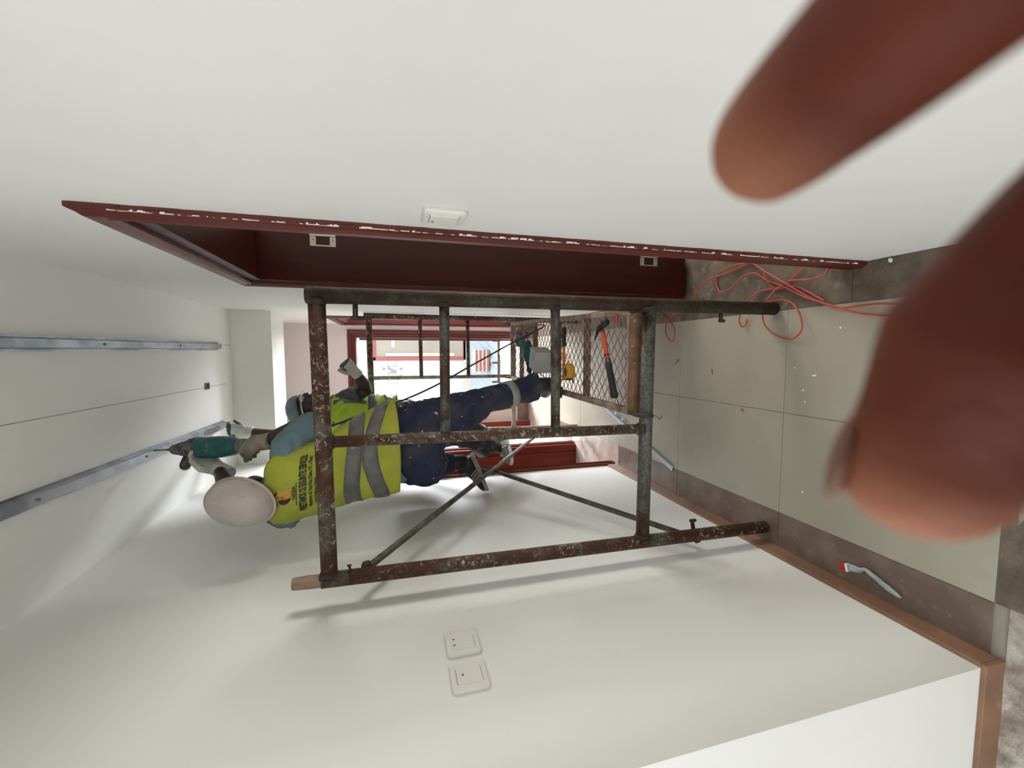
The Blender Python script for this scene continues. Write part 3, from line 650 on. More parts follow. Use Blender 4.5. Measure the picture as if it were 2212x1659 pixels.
def eyes(parent, c, U, F, s=1.0):
    c, U, F = V(c), V(U).normalized(), V(F); F = (F-U*F.dot(U)).normalized(); R = F.cross(U)
    for k in (-1, 1):
        p = c+(R*.030*k+F*.074+U*.006)*s
        o = obj('eye', MB().ell(p, R*.012*s, F*.009*s, U*.008*s, 12, 8), 'white', parent, smooth=True)
        obj('pupil', MB().ell(p+F*.0065*s, R*.005*s, F*.003*s, U*.005*s, 10, 6), 'black', o, smooth=True)
def shoe(parent, heel, D, U, ln=.27, upper='black', sole='sole', stripes=None, heelc=None, label=None):
    """heel = centre of the sole's heel end at ground; D to the toe; U up"""
    heel, D, U = V(heel), V(D).normalized(), V(U); U = (U-D*U.dot(D)).normalized(); S = D.cross(U)
    prof = [(0, .026), (.06, .034), (.3, .033), (.5, .036), (.72, .047), (.88, .043), (.97, .028), (1, .012)]
    mb = MB()
    def sec(t, hw, z0, z1, k=1): c_ = heel+D*(ln*t); return [c_+S*hw*k+U*z0, c_+S*hw*k+U*z1, c_-S*hw*k+U*z1, c_-S*hw*k+U*z0]
    mb.rings([sec(t, hw, 0, .028-.006*t) for t, hw in prof])
    sh = obj('shoe', mb, sole, parent, bevel=.006, smooth=True)
    if label: sh['label'] = label
    up = MB(); up.eloft([(heel+D*(ln*t)+U*z, S, U, a, b) for t, z, a, b in ((.02, .04, .024, .02), (.12, .055, .034, .038), (.35, .055, .036, .042), (.6, .042, .042, .028), (.85, .034, .040, .018), (.97, .028, .02, .010))], 18)
    up.tube([heel+D*(ln*.22)+U*.05, heel+D*(ln*.20)+U*.12], [.040, .040], 16)
    organic('shoe_upper', up, upper, sh, .005, 2)
    if stripes:
        for k in (-1, 1):
            for t in (.38, .46, .54):
                c_ = heel+D*(ln*t)+S*k*.0375+U*.045; obj('side_stripe', MB().obox(c_, D, U+D*.6, S, .006, .026, .003), stripes, sh)
    if heelc: obj('heel_patch', MB().ell(heel+D*.012+U*.055, D*.016, S*.028, U*.03), heelc, sh, smooth=True)
    lc = MB()
    for t in (.36, .43, .50, .57): lc.tube([heel+D*(ln*t)+S*.022+U*.088-U*(t-.36)*.12, heel+D*(ln*t)+U*.096-U*(t-.36)*.12, heel+D*(ln*t)-S*.022+U*.088-U*(t-.36)*.12], .003, 6)
    obj('laces', lc, 'shoegrey' if upper == 'black' else 'white', sh)
    return sh

# ------------------------------------------------------------------ worker in the white hard hat
A = {}
A['pel'] = V((-.435, 2.02, 1.40)); A['waist'] = V((-.455, 1.98, 1.60)); A['chest'] = V((-.530, 1.91, 1.86)); A['sh'] = V((-.545, 1.875, 1.965)); A['neck'] = V((-.555, 1.850, 2.02))
A['hipR'] = V((-.345, 2.02, 1.38)); A['kneeR'] = V((-.247, 2.13, 1.03)); A['ankR'] = V((-.186, 2.25, .71))
A['hipL'] = V((-.530, 2.02, 1.38)); A['kneeL'] = V((-.610, 2.36, 1.43)); A['ankL'] = V((-.620, 2.33, 1.20))
A['shR'] = V((-.385, 1.90, 1.945)); A['elR'] = V((-.298, 2.00, 1.835)); A['wrR'] = V((-.400, 2.08, 2.085))
A['shL'] = V((-.668, 1.88, 1.965)); A['elL'] = V((-.585, 1.99, 2.19)); A['wrL'] = V((-.535, 2.17, 2.29))
pA = thing('person', 'worker in white hard hat and yellow printed vest, seen from behind, drilling overhead', 'person', (-.35, 2.15, .63))
Fd = V((-.22, .975, 0)).normalized(); Rt = V((.975, .22, 0)).normalized()
HC = V((-.565, 1.815, 2.080)); HF = V((.24, .30, .92)); HU = V((.06, -.95, .30))
mb = MB()
mb.eloft([(A['pel']+V((0, 0, -.06)), Rt, Fd, .13, .09), (A['pel'], Rt, Fd, .155, .11), (A['waist'], Rt, Fd, .135, .095), (A['chest'], Rt, Fd, .128, .10), (A['sh'], Rt, Fd, .125, .075), (A['neck'], Rt, Fd, .06, .055)], 24)
mb.tube([A['neck']-V((0, 0, .04)), A['neck'], HC+V((0, 0, -.03))], [.062, .056, .055], 16)
head(mb, HC, HU, HF)
mb.tube([A['shR'], lerp(A['shR'], A['elR'], .5), A['elR'], lerp(A['elR'], A['wrR'], .3), A['wrR']], [.040, .044, .046, .045, .030], 16, True)
mb.tube([A['shL'], lerp(A['shL'], A['elL'], .5), A['elL'], lerp(A['elL'], A['wrL'], .3), A['wrL']], [.055, .046, .037, .040, .027], 16, True)
mb.tube([A['hipR'], A['kneeR'], A['ankR']], [.080, .052, .036], 16, True); mb.tube([A['hipL'], A['kneeL'], A['ankL']], [.080, .052, .036], 16, True)
mb.tube([A['ankR'], A['ankR']+V((0, 0, -.05))], .036, 12, True); mb.tube([A['ankL'], A['ankL']+V((0, 0, -.06))], .036, 12, True)
mb.tube([A['sh'], A['shR']], .038, 14, True); mb.tube([A['sh'], A['shL']], .055, 14, True)
organic('body', mb, 'skinA', pA, .006, 2); eyes(pA, HC, HU, HF)
# shirt
mb = MB()
mb.eloft([(A['pel']+V((0, 0, .06)), Rt, Fd, .168, .118), (A['waist'], Rt, Fd, .160, .112), (A['chest'], Rt, Fd, .134, .108), (A['sh'], Rt, Fd, .135, .080), (A['neck']+V((0, 0, -.012)), Rt, Fd, .072, .066)], 24)
mb.tube([A['sh'], A['shR'], lerp(A['shR'], A['elR'], .5), lerp(A['shR'], A['elR'], .70)], [.050, .064, .066, .066], 18, True)
mb.tube([A['sh'], A['shL'], lerp(A['shL'], A['elL'], .35)], [.07, .070, .060], 18)
organic('shirt', mb, 'shirt', pA, .007, 2, wrinkle=.006, wscale=(12, 12, 22))
# trousers
mb = MB()
mb.eloft([(A['pel']+V((0, 0, .14)), Rt, Fd, .162, .118), (A['pel']+V((0, 0, .02)), Rt, Fd, .190, .145), (A['pel']+V((.0, 0, -.07)), Rt, Fd, .185, .135)], 24)
mb.tube([A['hipR']+V((0, 0, .03)), lerp(A['hipR'], A['kneeR'], .5), A['kneeR'], lerp(A['kneeR'], A['ankR'], .5), A['ankR']+V((-.008, -.01, .055))], [.106, .092, .066, .060, .080], 20)
mb.tube([A['hipL'], lerp(A['hipL'], A['kneeL'], .5), A['kneeL'], lerp(A['kneeL'], A['ankL'], .5), A['ankL']+V((0, 0, .05))], [.104, .094, .084, .066, .060], 20, True)
mb.ell(A['pel']+V((.03, -.07, -.01)), V((.10, 0, 0)), V((0, .08, 0)), V((0, 0, .10)))
tr = organic('trousers', mb, 'navy', pA, .007, 2, wrinkle=.014, wscale=(13, 13, 9))
def legband(a, b, t0, t1, r, m='reflectL'):
    p, q = lerp(a, b, t0), lerp(a, b, t1); obj('reflective_band', MB().tube([p, lerp(p, q, .5), q], [r, r*1.01, r], 28), m, tr, smooth=True)
legband(A['kneeR'], A['ankR'], .26, .39, .0735); legband(A['kneeL'], A['ankL'], .35, .60, .071)
# dust patches on the seat and splashes of paint
shoe(pA, A['ankR']+V((.012, -.045, -.0865)), V((-.28, 1, 0)), V((0, 0, 1)), .27, 'black', 'sole', None, label='black shoe with a beige sole on the platform mesh')
shoe(pA, V((-.570, 2.32, 1.090)), V((-.60, .10, -.24)), V((-.24, .05, 1)), .245, 'black', 'sole', 'sole', label='raised shoe with beige sole and stripes, propped on the brace')
obj('sock', MB().tube([A['ankL']+V((0, 0, .06)), A['ankL']+V((0, 0, -.06))], [.044, .042], 16), 'black', pA, smooth=True)
obj('sock', MB().tube([A['ankR']+V((0, 0, .03)), A['ankR']+V((0, 0, -.05))], [.043, .042], 16), 'black', pA, smooth=True)
# vest: parametric shell so that the print and the tape follow it
SA = [(0.00, V((-.425, 2.00, 1.475)), .212, .165), (.18, V((-.440, 1.99, 1.56)), .208, .160), (.42, V((-.470, 1.965, 1.68)), .180, .145), (.70, V((-.525, 1.925, 1.82)), .152, .134), (.90, V((-.548, 1.890, 1.93)), .146, .118), (1.0, V((-.553, 1.875, 1.985)), .140, .096), (1.06, V((-.556, 1.862, 2.012)), .105, .078)]
def vsec(S_, v):
    for (v0, c0, a0, b0), (v1, c1, a1, b1) in zip(S_[:-1], S_[1:]):
        if v <= v1 or v1 == S_[-1][0]:
            t = (v-v0)/(v1-v0); return c0+(c1-c0)*t, a0+(a1-a0)*t, b0+(b1-b0)*t
def vpt(S_, Rv, Fv, ang, v, off=0, fold=0):
    c, a, b = vsec(S_, v); p = 2.5; ct, st = math.cos(ang), math.sin(ang); k = (abs(ct)**p+abs(st)**p)**(-1/p)
    n = (Rv*ct+Fv*st)
    w_ = fold*(1-min(max(v, 0), 1))**1.5*(math.sin(ang*5+1)+.6*math.sin(ang*9+v*7))
    return c+Rv*(a*ct*k)+Fv*(b*st*k)+n*(off+w_+crease(ang, v, .006))
def crease(ang, v, amp): return amp*(1-abs(noise.noise(V((math.cos(ang)*2.2+v*1.5, math.sin(ang)*2.2, v*5.5))))*3)
def vest(name, parent, S_, Rv, Fv, m, fold, bands, bm_='reflect', open_=None, dip=None):
    mb = MB(); nv, na = 36, 96; vmax = S_[-1][0]
    f = dip or (lambda a: 0)
    R = [[vpt(S_, Rv, Fv, 2*PI*j/na, (f(2*PI*j/na))*(1-i/nv)+vmax*i/nv, 0, fold) for j in range(na)] for i in range(nv+1)]
    mb.rings(R, caps=False); o = obj(name, mb, m, parent, smooth=True)
    s = o.modifiers.new('solid', 'SOLIDIFY'); s.thickness = .003; s.offset = 0
    for (v0, v1, a0, a1, slope) in bands:
        b = MB(); n = 60
        R = []
        for k in range(4):
            v = v0+(v1-v0)*k/3; R.append([vpt(S_, Rv, Fv, a0+(a1-a0)*j/n, v+slope(a0+(a1-a0)*j/n), .0038, fold) for j in range(n+1)])
        b.rings(R, close=False); q = obj('reflective_band', b, bm_, o, smooth=True); s = q.modifiers.new('solid', 'SOLIDIFY'); s.thickness = .002; s.offset = 0
    return o
FOLD = .006
zero = lambda a: 0
wave = lambda a: -.04*math.sin(a)+.035*math.sin(a*3)
vA = vest('safety_vest', pA, SA, Rt, Fd, 'vest', FOLD, [(.36, .485, 0, 2*PI, lambda a: .02*math.sin(a*2)), (.16, .285, 0, 2*PI, wave), (.60, 1.0, 1.15, 1.42, zero), (.60, 1.0, 1.72, 2.0, zero)], dip=lambda a: .09+.05*math.sin(a+.3))
vA['label'] = 'bright yellow vest with printed back and grey bands'
# print on the back: x metres to the wearer's right... read from behind left to right
def back_pt(x, v, off=.0035):
    c, a, b = vsec(SA, v); p = 2.5; ct = max(-.97, min(.97, x/a)); st = (1-abs(ct)**p)**(1/p); ang = math.atan2(-st, ct)
    n = (Rt*math.cos(ang)-Fd*abs(math.sin(ang))).normalized()
    w_ = FOLD*(1-min(max(v, 0), 1))**1.5*(math.sin((ang % (2*PI))*5+1)+.6*math.sin((ang % (2*PI))*9+v*7))
    return c+Rt*(a*ct)-Fd*(b*st)+n*(off+w_+crease(ang, v, .006))
VH = .52                                                # metres per unit v
def print_text(s, x, v, size, wid=None, m='ink', bold=.0, parent=None):
    cu = bpy.data.curves.new('t', 'FONT'); cu.body = s; cu.size = 1; cu.offset = bold; cu.resolution_u = 2
    t = bpy.data.objects.new('t', cu); C.objects.link(t); bpy.context.view_layer.update()
    me = bpy.data.meshes.new_from_object(t.evaluated_get(bpy.context.evaluated_depsgraph_get())); bpy.data.objects.remove(t)
    xs = [q.co.x for q in me.vertices]; x0, x1 = min(xs), max(xs); kx = (wid/(x1-x0)) if wid else size
    for q in me.vertices: q.co = back_pt(x+(q.co.x-x0)*kx, v+q.co.y*size/VH)
    me.materials.clear(); me.materials.append(M[m]); me.name = 'print_text'
    return mesh_obj('print_text', me, parent or vA)
def print_poly(pts, m):
    me = MB(); n = 5; c = (sum(p[0] for p in pts)/len(pts), sum(p[1] for p in pts)/len(pts))
    for a, b in zip(pts, pts[1:]+pts[:1]):
        g_ = [[back_pt(c[0]+((a[0]+(b[0]-a[0])*(j/max(i, 1)))-c[0])*i/n, c[1]+((a[1]+(b[1]-a[1])*(j/max(i, 1)))-c[1])*i/n) for j in range(i+1)] for i in range(n+1)]
        o_ = []; vs = []
        for r_ in g_: o_.append(len(vs)); vs += r_
        fs = []
        for i in range(n):
            for j in range(i+1):
                fs.append((o_[i]+j, o_[i+1]+j, o_[i+1]+j+1))
                if j < i: fs.append((o_[i]+j, o_[i+1]+j+1, o_[i]+j+1))
        me.add(vs, fs)
    return obj('print_mark', me, m, vA)
XT = -.115
print_text('PRESTAMOS OS SEGUINTES SERVIÇOS:', XT+.006, .765, .034, .210, bold=.04)
print_text('• Montagem de Tecto Falso (Gesso, PVC e Pladur)', XT+.008, .728, .019, .195, bold=.03)
print_text('Sancas internas e Externas,', XT+.018, .694, .019, .100, bold=.03)
print_text('• Montagem de Painel, Laminado e Piso', XT+.010, .660, .019, .145, bold=.03)
print_text('• Orçamento de Obras', XT+.005, .598, .014, .10); print_text('• Todo o tipo de acabamento', XT+.01, .578, .012, .20)
print_text('NIGIA', -.056, .835, .015, .050, bold=.03)
print_poly([(-.080, .826), (.005, .826), (.005, .831), (-.080, .831)], 'ink')
LX, LV = -.068, .862
sq = lambda x, v, s_: [(x, v), (x+s_, v), (x+s_, v+s_/VH), (x, v+s_/VH)]
print_poly([(LX+.022, LV), (LX+.058, LV), (LX+.058, LV+.042/VH), (LX+.022, LV+.042/VH)], 'inkorange')
print_poly([(LX+.022, LV+.024/VH), (LX+.036, LV+.024/VH), (LX+.036, LV+.042/VH), (LX+.022, LV+.042/VH)], 'inkred')
print_poly([(LX+.021, LV)]+[(LX+.021-.019*math.sin(PI*k/8), LV+(.021-.021*math.cos(PI*k/8))/VH) for k in range(1, 8)]+[(LX+.021, LV+.042/VH)], 'inkmaroon')
print_poly([(LX+.000, LV+.044/VH), (LX+.012, LV+.044/VH), (LX+.034, LV+.064/VH), (LX+.034, LV+.072/VH)], 'inkbrown')
print_poly([(LX+.060, LV+.046/VH), (LX+.048, LV+.046/VH), (LX+.026, LV+.064/VH), (LX+.034, LV+.072/VH)], 'inkbrown')
# hard hat
hh = MB(); HU_ = HU.normalized(); HF_ = (HF-HU_*HF.dot(HU_)).normalized(); HR_ = HF_.cross(HU_); hc = HC+HU_*.035-HF_*.012
rows = []
for k in range(13):
    a = PI/2*k/12; rows.append((math.cos(a)**.8, math.sin(a)**.95))
rings_ = []
for r_, z_ in rows[:-1]: rings_.append([hc+HR_*(.084*r_*math.cos(t))+HF_*(.125*r_*math.sin(t))+HU_*(.104*z_) for t in [2*PI*j/40 for j in range(40)]])
hh.rings(rings_)
ht = obj('hard_hat', hh, 'hat', pA, smooth=True)
br = MB(); br.rings([[hc+HR_*((.084+o)*math.cos(t))+HF_*((.125+o*(1.0+.9*max(0, math.sin(t))**2))*math.sin(t))+HU_*z for t in [2*PI*j/40 for j in range(40)]] for o, z in ((-.003, .004), (.006, -.001), (.007, -.006), (.005, -.009), (-.003, -.004))])
obj('brim', br, 'hat', ht, smooth=True)
# gloves holding the drill
dr0, dr1 = V((-.418, 2.155, 2.185)), V((-.505, 2.43, H-.024)); dd = (dr1-dr0).normalized()
pt_back = at(516, 963, 1, 2.165); pt_tip = V(at(333, 973, 2, H-.024)); dd = (pt_tip-pt_back).normalized(); LD = (pt_tip-pt_back).length
dl = thing('hammer_drill', 'dust-caked teal rotary hammer drill held up to the ceiling channel', 'drill', pt_back)
side = dd.cross(V((0, 0, 1))).normalized(); upd = side.cross(dd).normalized()
DP = lambda t, s=0, u=0: pt_back+dd*(LD*t)+side*s+upd*u
mb = MB(); mb.eloft([(DP(t), side, upd, a, b) for t, a, b in ((.0, .030, .034), (.06, .043, .046), (.2, .050, .054), (.40, .049, .055), (.47, .046, .05))], 20, 2.4)
organic('motor_housing', mb, 'teal', dl, .005, 1)
mb = MB(); mb.eloft([(DP(t), side, upd, a, b) for t, a, b in ((.44, .049, .053), (.50, .050, .052), (.57, .043, .042), (.60, .034, .034)) ], 20)
organic('gear_case', mb, 'dusty', dl, .005, 1, wrinkle=.005, wscale=(60, 60, 60))
mb = MB(); mb.eloft([(DP(t), side, upd, a, b) for t, a, b in ((.58, .034, .034), (.66, .032, .030), (.70, .027, .026), (.76, .022, .022), (.80, .010, .010)) ], 18)
organic('chuck', mb, 'dusty', dl, .004, 1, wrinkle=.003, wscale=(70, 70, 70))
lf = (side if side.x < 0 else -side)
obj('auxiliary_handle', MB().tube([DP(.60)+lf*.02, DP(.60)+lf*.045], .012, 12).tube([DP(.60)+lf*.045, DP(.62)+lf*.075], [.020, .024], 8, True), 'dusty', dl, smooth=True)
obj('drill_bit', MB().tube([DP(.78), DP(.86), DP(1.0)], [.006, .0045, .0035], 8), 'dusty', dl, smooth=True)
mb = MB(); mb.tube([DP(.02), DP(-.06), DP(-.11, 0, -.005)], [.030, .034, .026], 16, True); mb.tube([DP(.02, 0, -.05), DP(-.10, 0, -.05)], [.022, .02], 12, True)
organic('rear_grip', mb, 'greyrub', dl, .005, 2)
# right glove around the rear grip
gR = MB(); Dh = (DP(-.02)-A['wrR']).normalized()
mbd = Dh
hand(gR, A['wrR']+Dh*.005, Dh, V((-.45, .25, -.2)), 1, (35, 55, 45), 1.12, fat=1.18)
gR.tube([A['wrR']-Dh*.05, A['wrR']+Dh*.02], [.038, .036], 16)
organic('glove', gR, 'glovebeige', pA, .0045, 2, wrinkle=.0015, wscale=(50, 50, 50), label='dirty beige right glove')
gL = MB(); tgt = DP(.52)+lf*.035; Dl = (tgt-A['wrL']).normalized()
hand(gL, A['wrL']+Dl*.01, Dl, V((.9, -.1, .3)), -1, (30, 45, 40), 1.08, fat=1.15)
gL.tube([A['wrL']-Dl*.055, A['wrL']+Dl*.02], [.037, .034], 16)
organic('glove', gL, 'glovewhite', pA, .0045, 2, label='white left glove steadying the drill')

# power cord of the drill, hanging to the platform
cb = [DP(-.08), V((-.36, 2.12, 1.95)), V((-.235, 2.20, 1.72)), at(805, 885, 1, 2.16), at(850, 872, 1, 2.17), at(905, 850, 1, 2.18), at(960, 823, 1, 2.20), at(1000, 800, 1, 2.2), at(1050, 772, 1, 2.22), at(1100, 744, 1, 2.25), at(1140, 724, 1, 2.3), at(1176, 704, 1, 2.38), V((.172, 2.55, .640)), V((.174, 2.85, .64))]
cb[1:3] = [at(590, 962, 1, 2.22), at(660, 935, 1, 2.24), at(730, 915, 1, 2.22)]
tag(obj('electric_cable', MB().tube(smoothpath(cb, 6), .0042, 8), 'black', base=V((.17, 2.85, .64)), smooth=True), 'black cable running down from the drill to the platform edge', 'cord')

# ------------------------------------------------------------------ second worker, behind
B = {}
B['pel'] = V((-.490, 2.97, 1.40)); B['waist'] = V((-.475, 2.96, 1.58)); B['chest'] = V((-.445, 2.95, 1.79)); B['sh'] = V((-.43, 2.95, 1.89)); B['neck'] = V((-.405, 2.94, 1.945))
B['hipL'] = V((-.43, 2.99, 1.38)); B['kneeL'] = V((-.42, 2.93, 1.02)); B['ankL'] = V((-.265, 2.95, .72))
B['hipR'] = V((-.56, 2.93, 1.38)); B['kneeR'] = V((-.500, 2.72, 1.12)); B['ankR'] = V((-.680, 2.84, .815))
B['shL'] = V((-.330, 2.99, 1.875)); B['elL'] = V((-.245, 2.90, 1.690)); B['wrL'] = V((-.125, 2.80, 1.755))
B['shR'] = V((-.545, 2.90, 1.885)); B['elR'] = V((-.565, 3.02, 2.14)); B['wrR'] = V((-.512, 3.04, 2.45))
pB = thing('person', 'worker in grey cap and green-yellow vest, facing the camera behind the drilling man', 'person', (-.40, 2.95, .63))
Fb = V((.50, -.86, 0)).normalized(); Lb = V((.86, .50, 0)).normalized(); Rb_ = -Lb
BC = V((-.352, 2.925, 2.065)); BF = V((.86, -.42, .22)); BU = V((-.14, .0, .97))
mb = MB()
mb.eloft([(B['pel']+V((0, 0, -.06)), Lb, Fb, .125, .09), (B['pel'], Lb, Fb, .15, .105), (B['waist'], Lb, Fb, .13, .09), (B['chest'], Lb, Fb, .148, .1), (B['sh'], Lb, Fb, .14, .078), (B['neck'], Lb, Fb, .058, .055)], 24)
mb.tube([B['neck']-V((0, 0, .04)), B['neck'], BC+V((-.01, 0, -.05))], [.060, .055, .053], 16)
head(mb, BC, BU, BF, .98)
for s in ('L', 'R'):
    mb.tube([B['sh'], B['sh'+s]], .052, 14, True)
    mb.tube([B['sh'+s], lerp(B['sh'+s], B['el'+s], .5), B['el'+s], lerp(B['el'+s], B['wr'+s], .3), B['wr'+s]], [.053, .046, .037, .040, .027], 16, True)
    mb.tube([B['hip'+s], B['knee'+s], B['ank'+s], B['ank'+s]+V((0, 0, -.05))], [.080, .052, .036, .036], 16, True)
organic('body', mb, 'skinA', pB, .006, 2); eyes(pB, BC, BU, BF, .98)
mb = MB()
mb.eloft([(B['pel']+V((0, 0, .04)), Lb, Fb, .162, .118), (B['waist'], Lb, Fb, .152, .11), (B['chest'], Lb, Fb, .162, .113), (B['sh'], Lb, Fb, .155, .088), (B['neck']+V((0, 0, -.014)), Lb, Fb, .07, .064)], 24)
for s in ('L', 'R'): mb.tube([B['sh'], B['sh'+s], lerp(B['sh'+s], B['el'+s], .55), lerp(B['sh'+s], B['el'+s], .78)], [.062, .068, .062, .062], 18)
organic('shirt', mb, 'greyshirt', pB, .007, 2, wrinkle=.006, wscale=(12, 12, 22))
mb = MB()
mb.eloft([(B['pel']+V((0, 0, .12)), Lb, Fb, .156, .115), (B['pel'], Lb, Fb, .175, .130), (B['pel']+V((0, 0, -.07)), Lb, Fb, .17, .12)], 24)
mb.tube([B['hipL'], B['kneeL'], B['ankL']+V((0, 0, .02))], [.095, .072, .06], 20)
mb.tube([B['hipR'], lerp(B['hipR'], B['kneeR'], .5), B['kneeR'], lerp(B['kneeR'], B['ankR'], .5), B['ankR']+V((.01, 0, .10))], [.105, .110, .112, .092, .078], 20)
organic('trousers', mb, 'blackcloth', pB, .007, 2, wrinkle=.012, wscale=(11, 11, 9), label='black shiny trousers')
shoe(pB, V((-.615, 2.96, .735)), V((-.45, -.78, .05)), V((0, 0, 1)), .28, 'shoegrey', 'white', 'white', 'green', label='grey sneaker with green heel and white sole on the brace')
shoe(pB, B['ankL']+V((-.01, .05, -.092)), V((.25, -1, 0)), V((0, 0, 1)), .25, 'shoegrey', 'white')
SB = [(0, V((-.480, 2.965, 1.50)), .190, .150), (.3, V((-.468, 2.96, 1.62)), .180, .140), (.7, V((-.447, 2.95, 1.78)), .172, .128), (.92, V((-.432, 2.95, 1.87)), .165, .112), (1.0, V((-.428, 2.945, 1.90)), .158, .092), (1.05, V((-.42, 2.943, 1.925)), .115, .075)]
vest('safety_vest', pB, SB, Lb, Fb, 'vestB', .007, [(.34, .47, 0, 2*PI, zero), (.10, .23, 0, 2*PI, wave), (.50, 1.0, 1.02, 1.22, zero), (.50, 1.0, 1.95, 2.15, zero)], dip=lambda a: .04*math.sin(a+.3))
# cap with visor turned up, and safety glasses
BUn = BU.normalized(); BFn = (BF-BUn*BF.dot(BUn)).normalized(); BRn = BFn.cross(BUn); cc = BC+BUn*.038-BFn*.012
cp = MB(); cp.rings([[cc+BRn*(.083*r_*math.cos(t))+BFn*(.102*r_*math.sin(t))+BUn*(.084*z_) for t in [2*PI*j/32 for j in range(32)]] for r_, z_ in rows[:-1]])
co = obj('cap', cp, 'cap', pB, smooth=True)
vs_ = MB(); P2 = []
for k in range(9):
    a = math.radians(25+130*k/8); P2.append((math.cos(a), math.sin(a)))
vs_.rings([[cc+BRn*(.075*c_)-BFn*(.094*s_)+BUn*.006 for c_, s_ in P2], [cc+BRn*(.08*c_)-BFn*(.10+.045*s_)-BUn*(.012) for c_, s_ in P2]], close=False)
vo = obj('visor', vs_, 'cap', co, smooth=True); s = vo.modifiers.new('solid', 'SOLIDIFY'); s.thickness = .003
gl = MB(); gl.tube([BC+BRn*(.082*math.cos(a))+BFn*(.098*math.sin(a)-.012)+BUn*.012 for a in [math.radians(q) for q in range(-30, 211, 12)]], .0035, 6)
go = obj('safety_glasses', gl, 'white', pB, smooth=True)
for k in (-1, 1): obj('lens', MB().ell(BC+BRn*.032*k+BFn*.092+BUn*.004, BRn*.026, BFn*.005, BUn*.018, 14, 8), 'film', go, smooth=True)
def coatfn(W, D, N, S0):
    D, N = V(D).normalized(), V(N).normalized()
    def f(me):
        for p in me.polygons:
            r = p.center-V(W)
            if r.dot(D) > .035 and (p.normal.dot(N) > .1 or r.dot(D) > .085): p.material_index = 1
    return f
g1 = MB(); Dg = V((.62, -.30, .45)); Ng = V((.1, .3, .95)); wL = B['wrL']
hand(g1, wL, Dg, Ng, 1, (75, 80, 40), .98, thumb=(.5, .6, .8), fat=1.15); g1.tube([wL-Dg.normalized()*.03, wL+Dg.normalized()*.02], [.034, .032], 16)
organic('glove', g1, ['glovewhite', 'coat'], pB, .004, 2, post=coatfn(wL, Dg, Ng, 0), label='white glove with dark blue palm, closed into a fist')
g2 = MB(); wR = B['wrR']; Dg2 = V((.14, .0, .9)); Ng2 = V((-.2, .3, .9))
hand(g2, wR, V((.16, -.05, .9)), V((.2, .9, .1)), -1, (30, 40, 30), 1.0, fat=1.15); g2.tube([wR-V((0, 0, .04)), wR+V((.005, 0, .02))], [.035, .033], 16)
organic('glove', g2, ['glovewhite', 'coat'], pB, .004, 2, post=coatfn(wR, V((.16, -.05, .9)), V((0, 0, 1)), 0), label='white glove with dark blue fingers holding the channel end')

# work glove lying at the far end of the platform
wg = thing('work_glove', 'grey and teal work glove lying at the far end of the mesh platform', 'glove', V((.07, 2.90, ST)))
g3 = MB(); hand(g3, V((.085, 3.02, ST+.024)), V((-.10, -.99, 0)), V((0, 0, -1)), 1, (8, 12, 10), .95, fat=1.1)
organic('glove_body', g3, ['greybox', 'teal'], wg, .004, 2, post=coatfn(V((.085, 3.02, ST+.024)), V((-.10, -.99, 0)), V((0, 0, 1)), 0))
obj('cuff', MB().tube([V((.086, 3.07, ST+.024)), V((.084, 3.01, ST+.024))], [.030, .028], 14), 'redplastic', wg, smooth=True)

# ------------------------------------------------------------------ floor things
def fp(x, y, z=.006): return at(x, y, 2, z)
cd_ = thing('extension_cord', 'tangled red extension cord spilling out of the right doorway', 'cord', (.25, 1.45, 0))
paths = [
 [(1490, 655), (1512, 622), (1535, 602), (1565, 592), (1600, 578), (1622, 568), (1650, 585), (1690, 608), (1730, 632), (1770, 652), (1810, 665), (1860, 660), (1900, 656), (1960, 658), (2040, 668)],
 [(1626, 566), (1580, 575), (1552, 592), (1548, 612), (1556, 631), (1580, 622), (1605, 598), (1630, 590), (1655, 605), (1690, 618), (1735, 640), (1780, 655), (1820, 667), (1860, 677), (1920, 682), (1990, 684)],
 [(1735, 578), (1700, 612), (1672, 628), (1652, 660), (1648, 690), (1660, 712), (1685, 728), (1712, 732), (1732, 712), (1728, 680), (1712, 656), (1690, 648), (1662, 652), (1640, 660)],
 [(1790, 578), (1778, 594), (1750, 603), (1705, 607), (1680, 622), (1648, 628), (1622, 642), (1605, 665), (1597, 690), (1603, 706), (1612, 700), (1614, 690)],
 [(1650, 590), (1660, 612), (1678, 624), (1715, 618), (1745, 630), (1780, 650)],
 [(1425, 676), (1442, 690), (1456, 708), (1457, 728), (1450, 738), (1440, 724), (1438, 704), (1448, 688), (1464, 674)]]
for i, pth in enumerate(paths):
    pts = []
    for k, (x, y) in enumerate(pth):
        z = .006+.026*(.5+.5*math.sin(k*1.1+i*2)); q = fp(x, y, z); q.x = min(q.x, XR+.35); pts.append(q)
    obj('cord_run', MB().tube(smoothpath(pts, 6), .0033, 7), 'redcord', cd_, smooth=True)
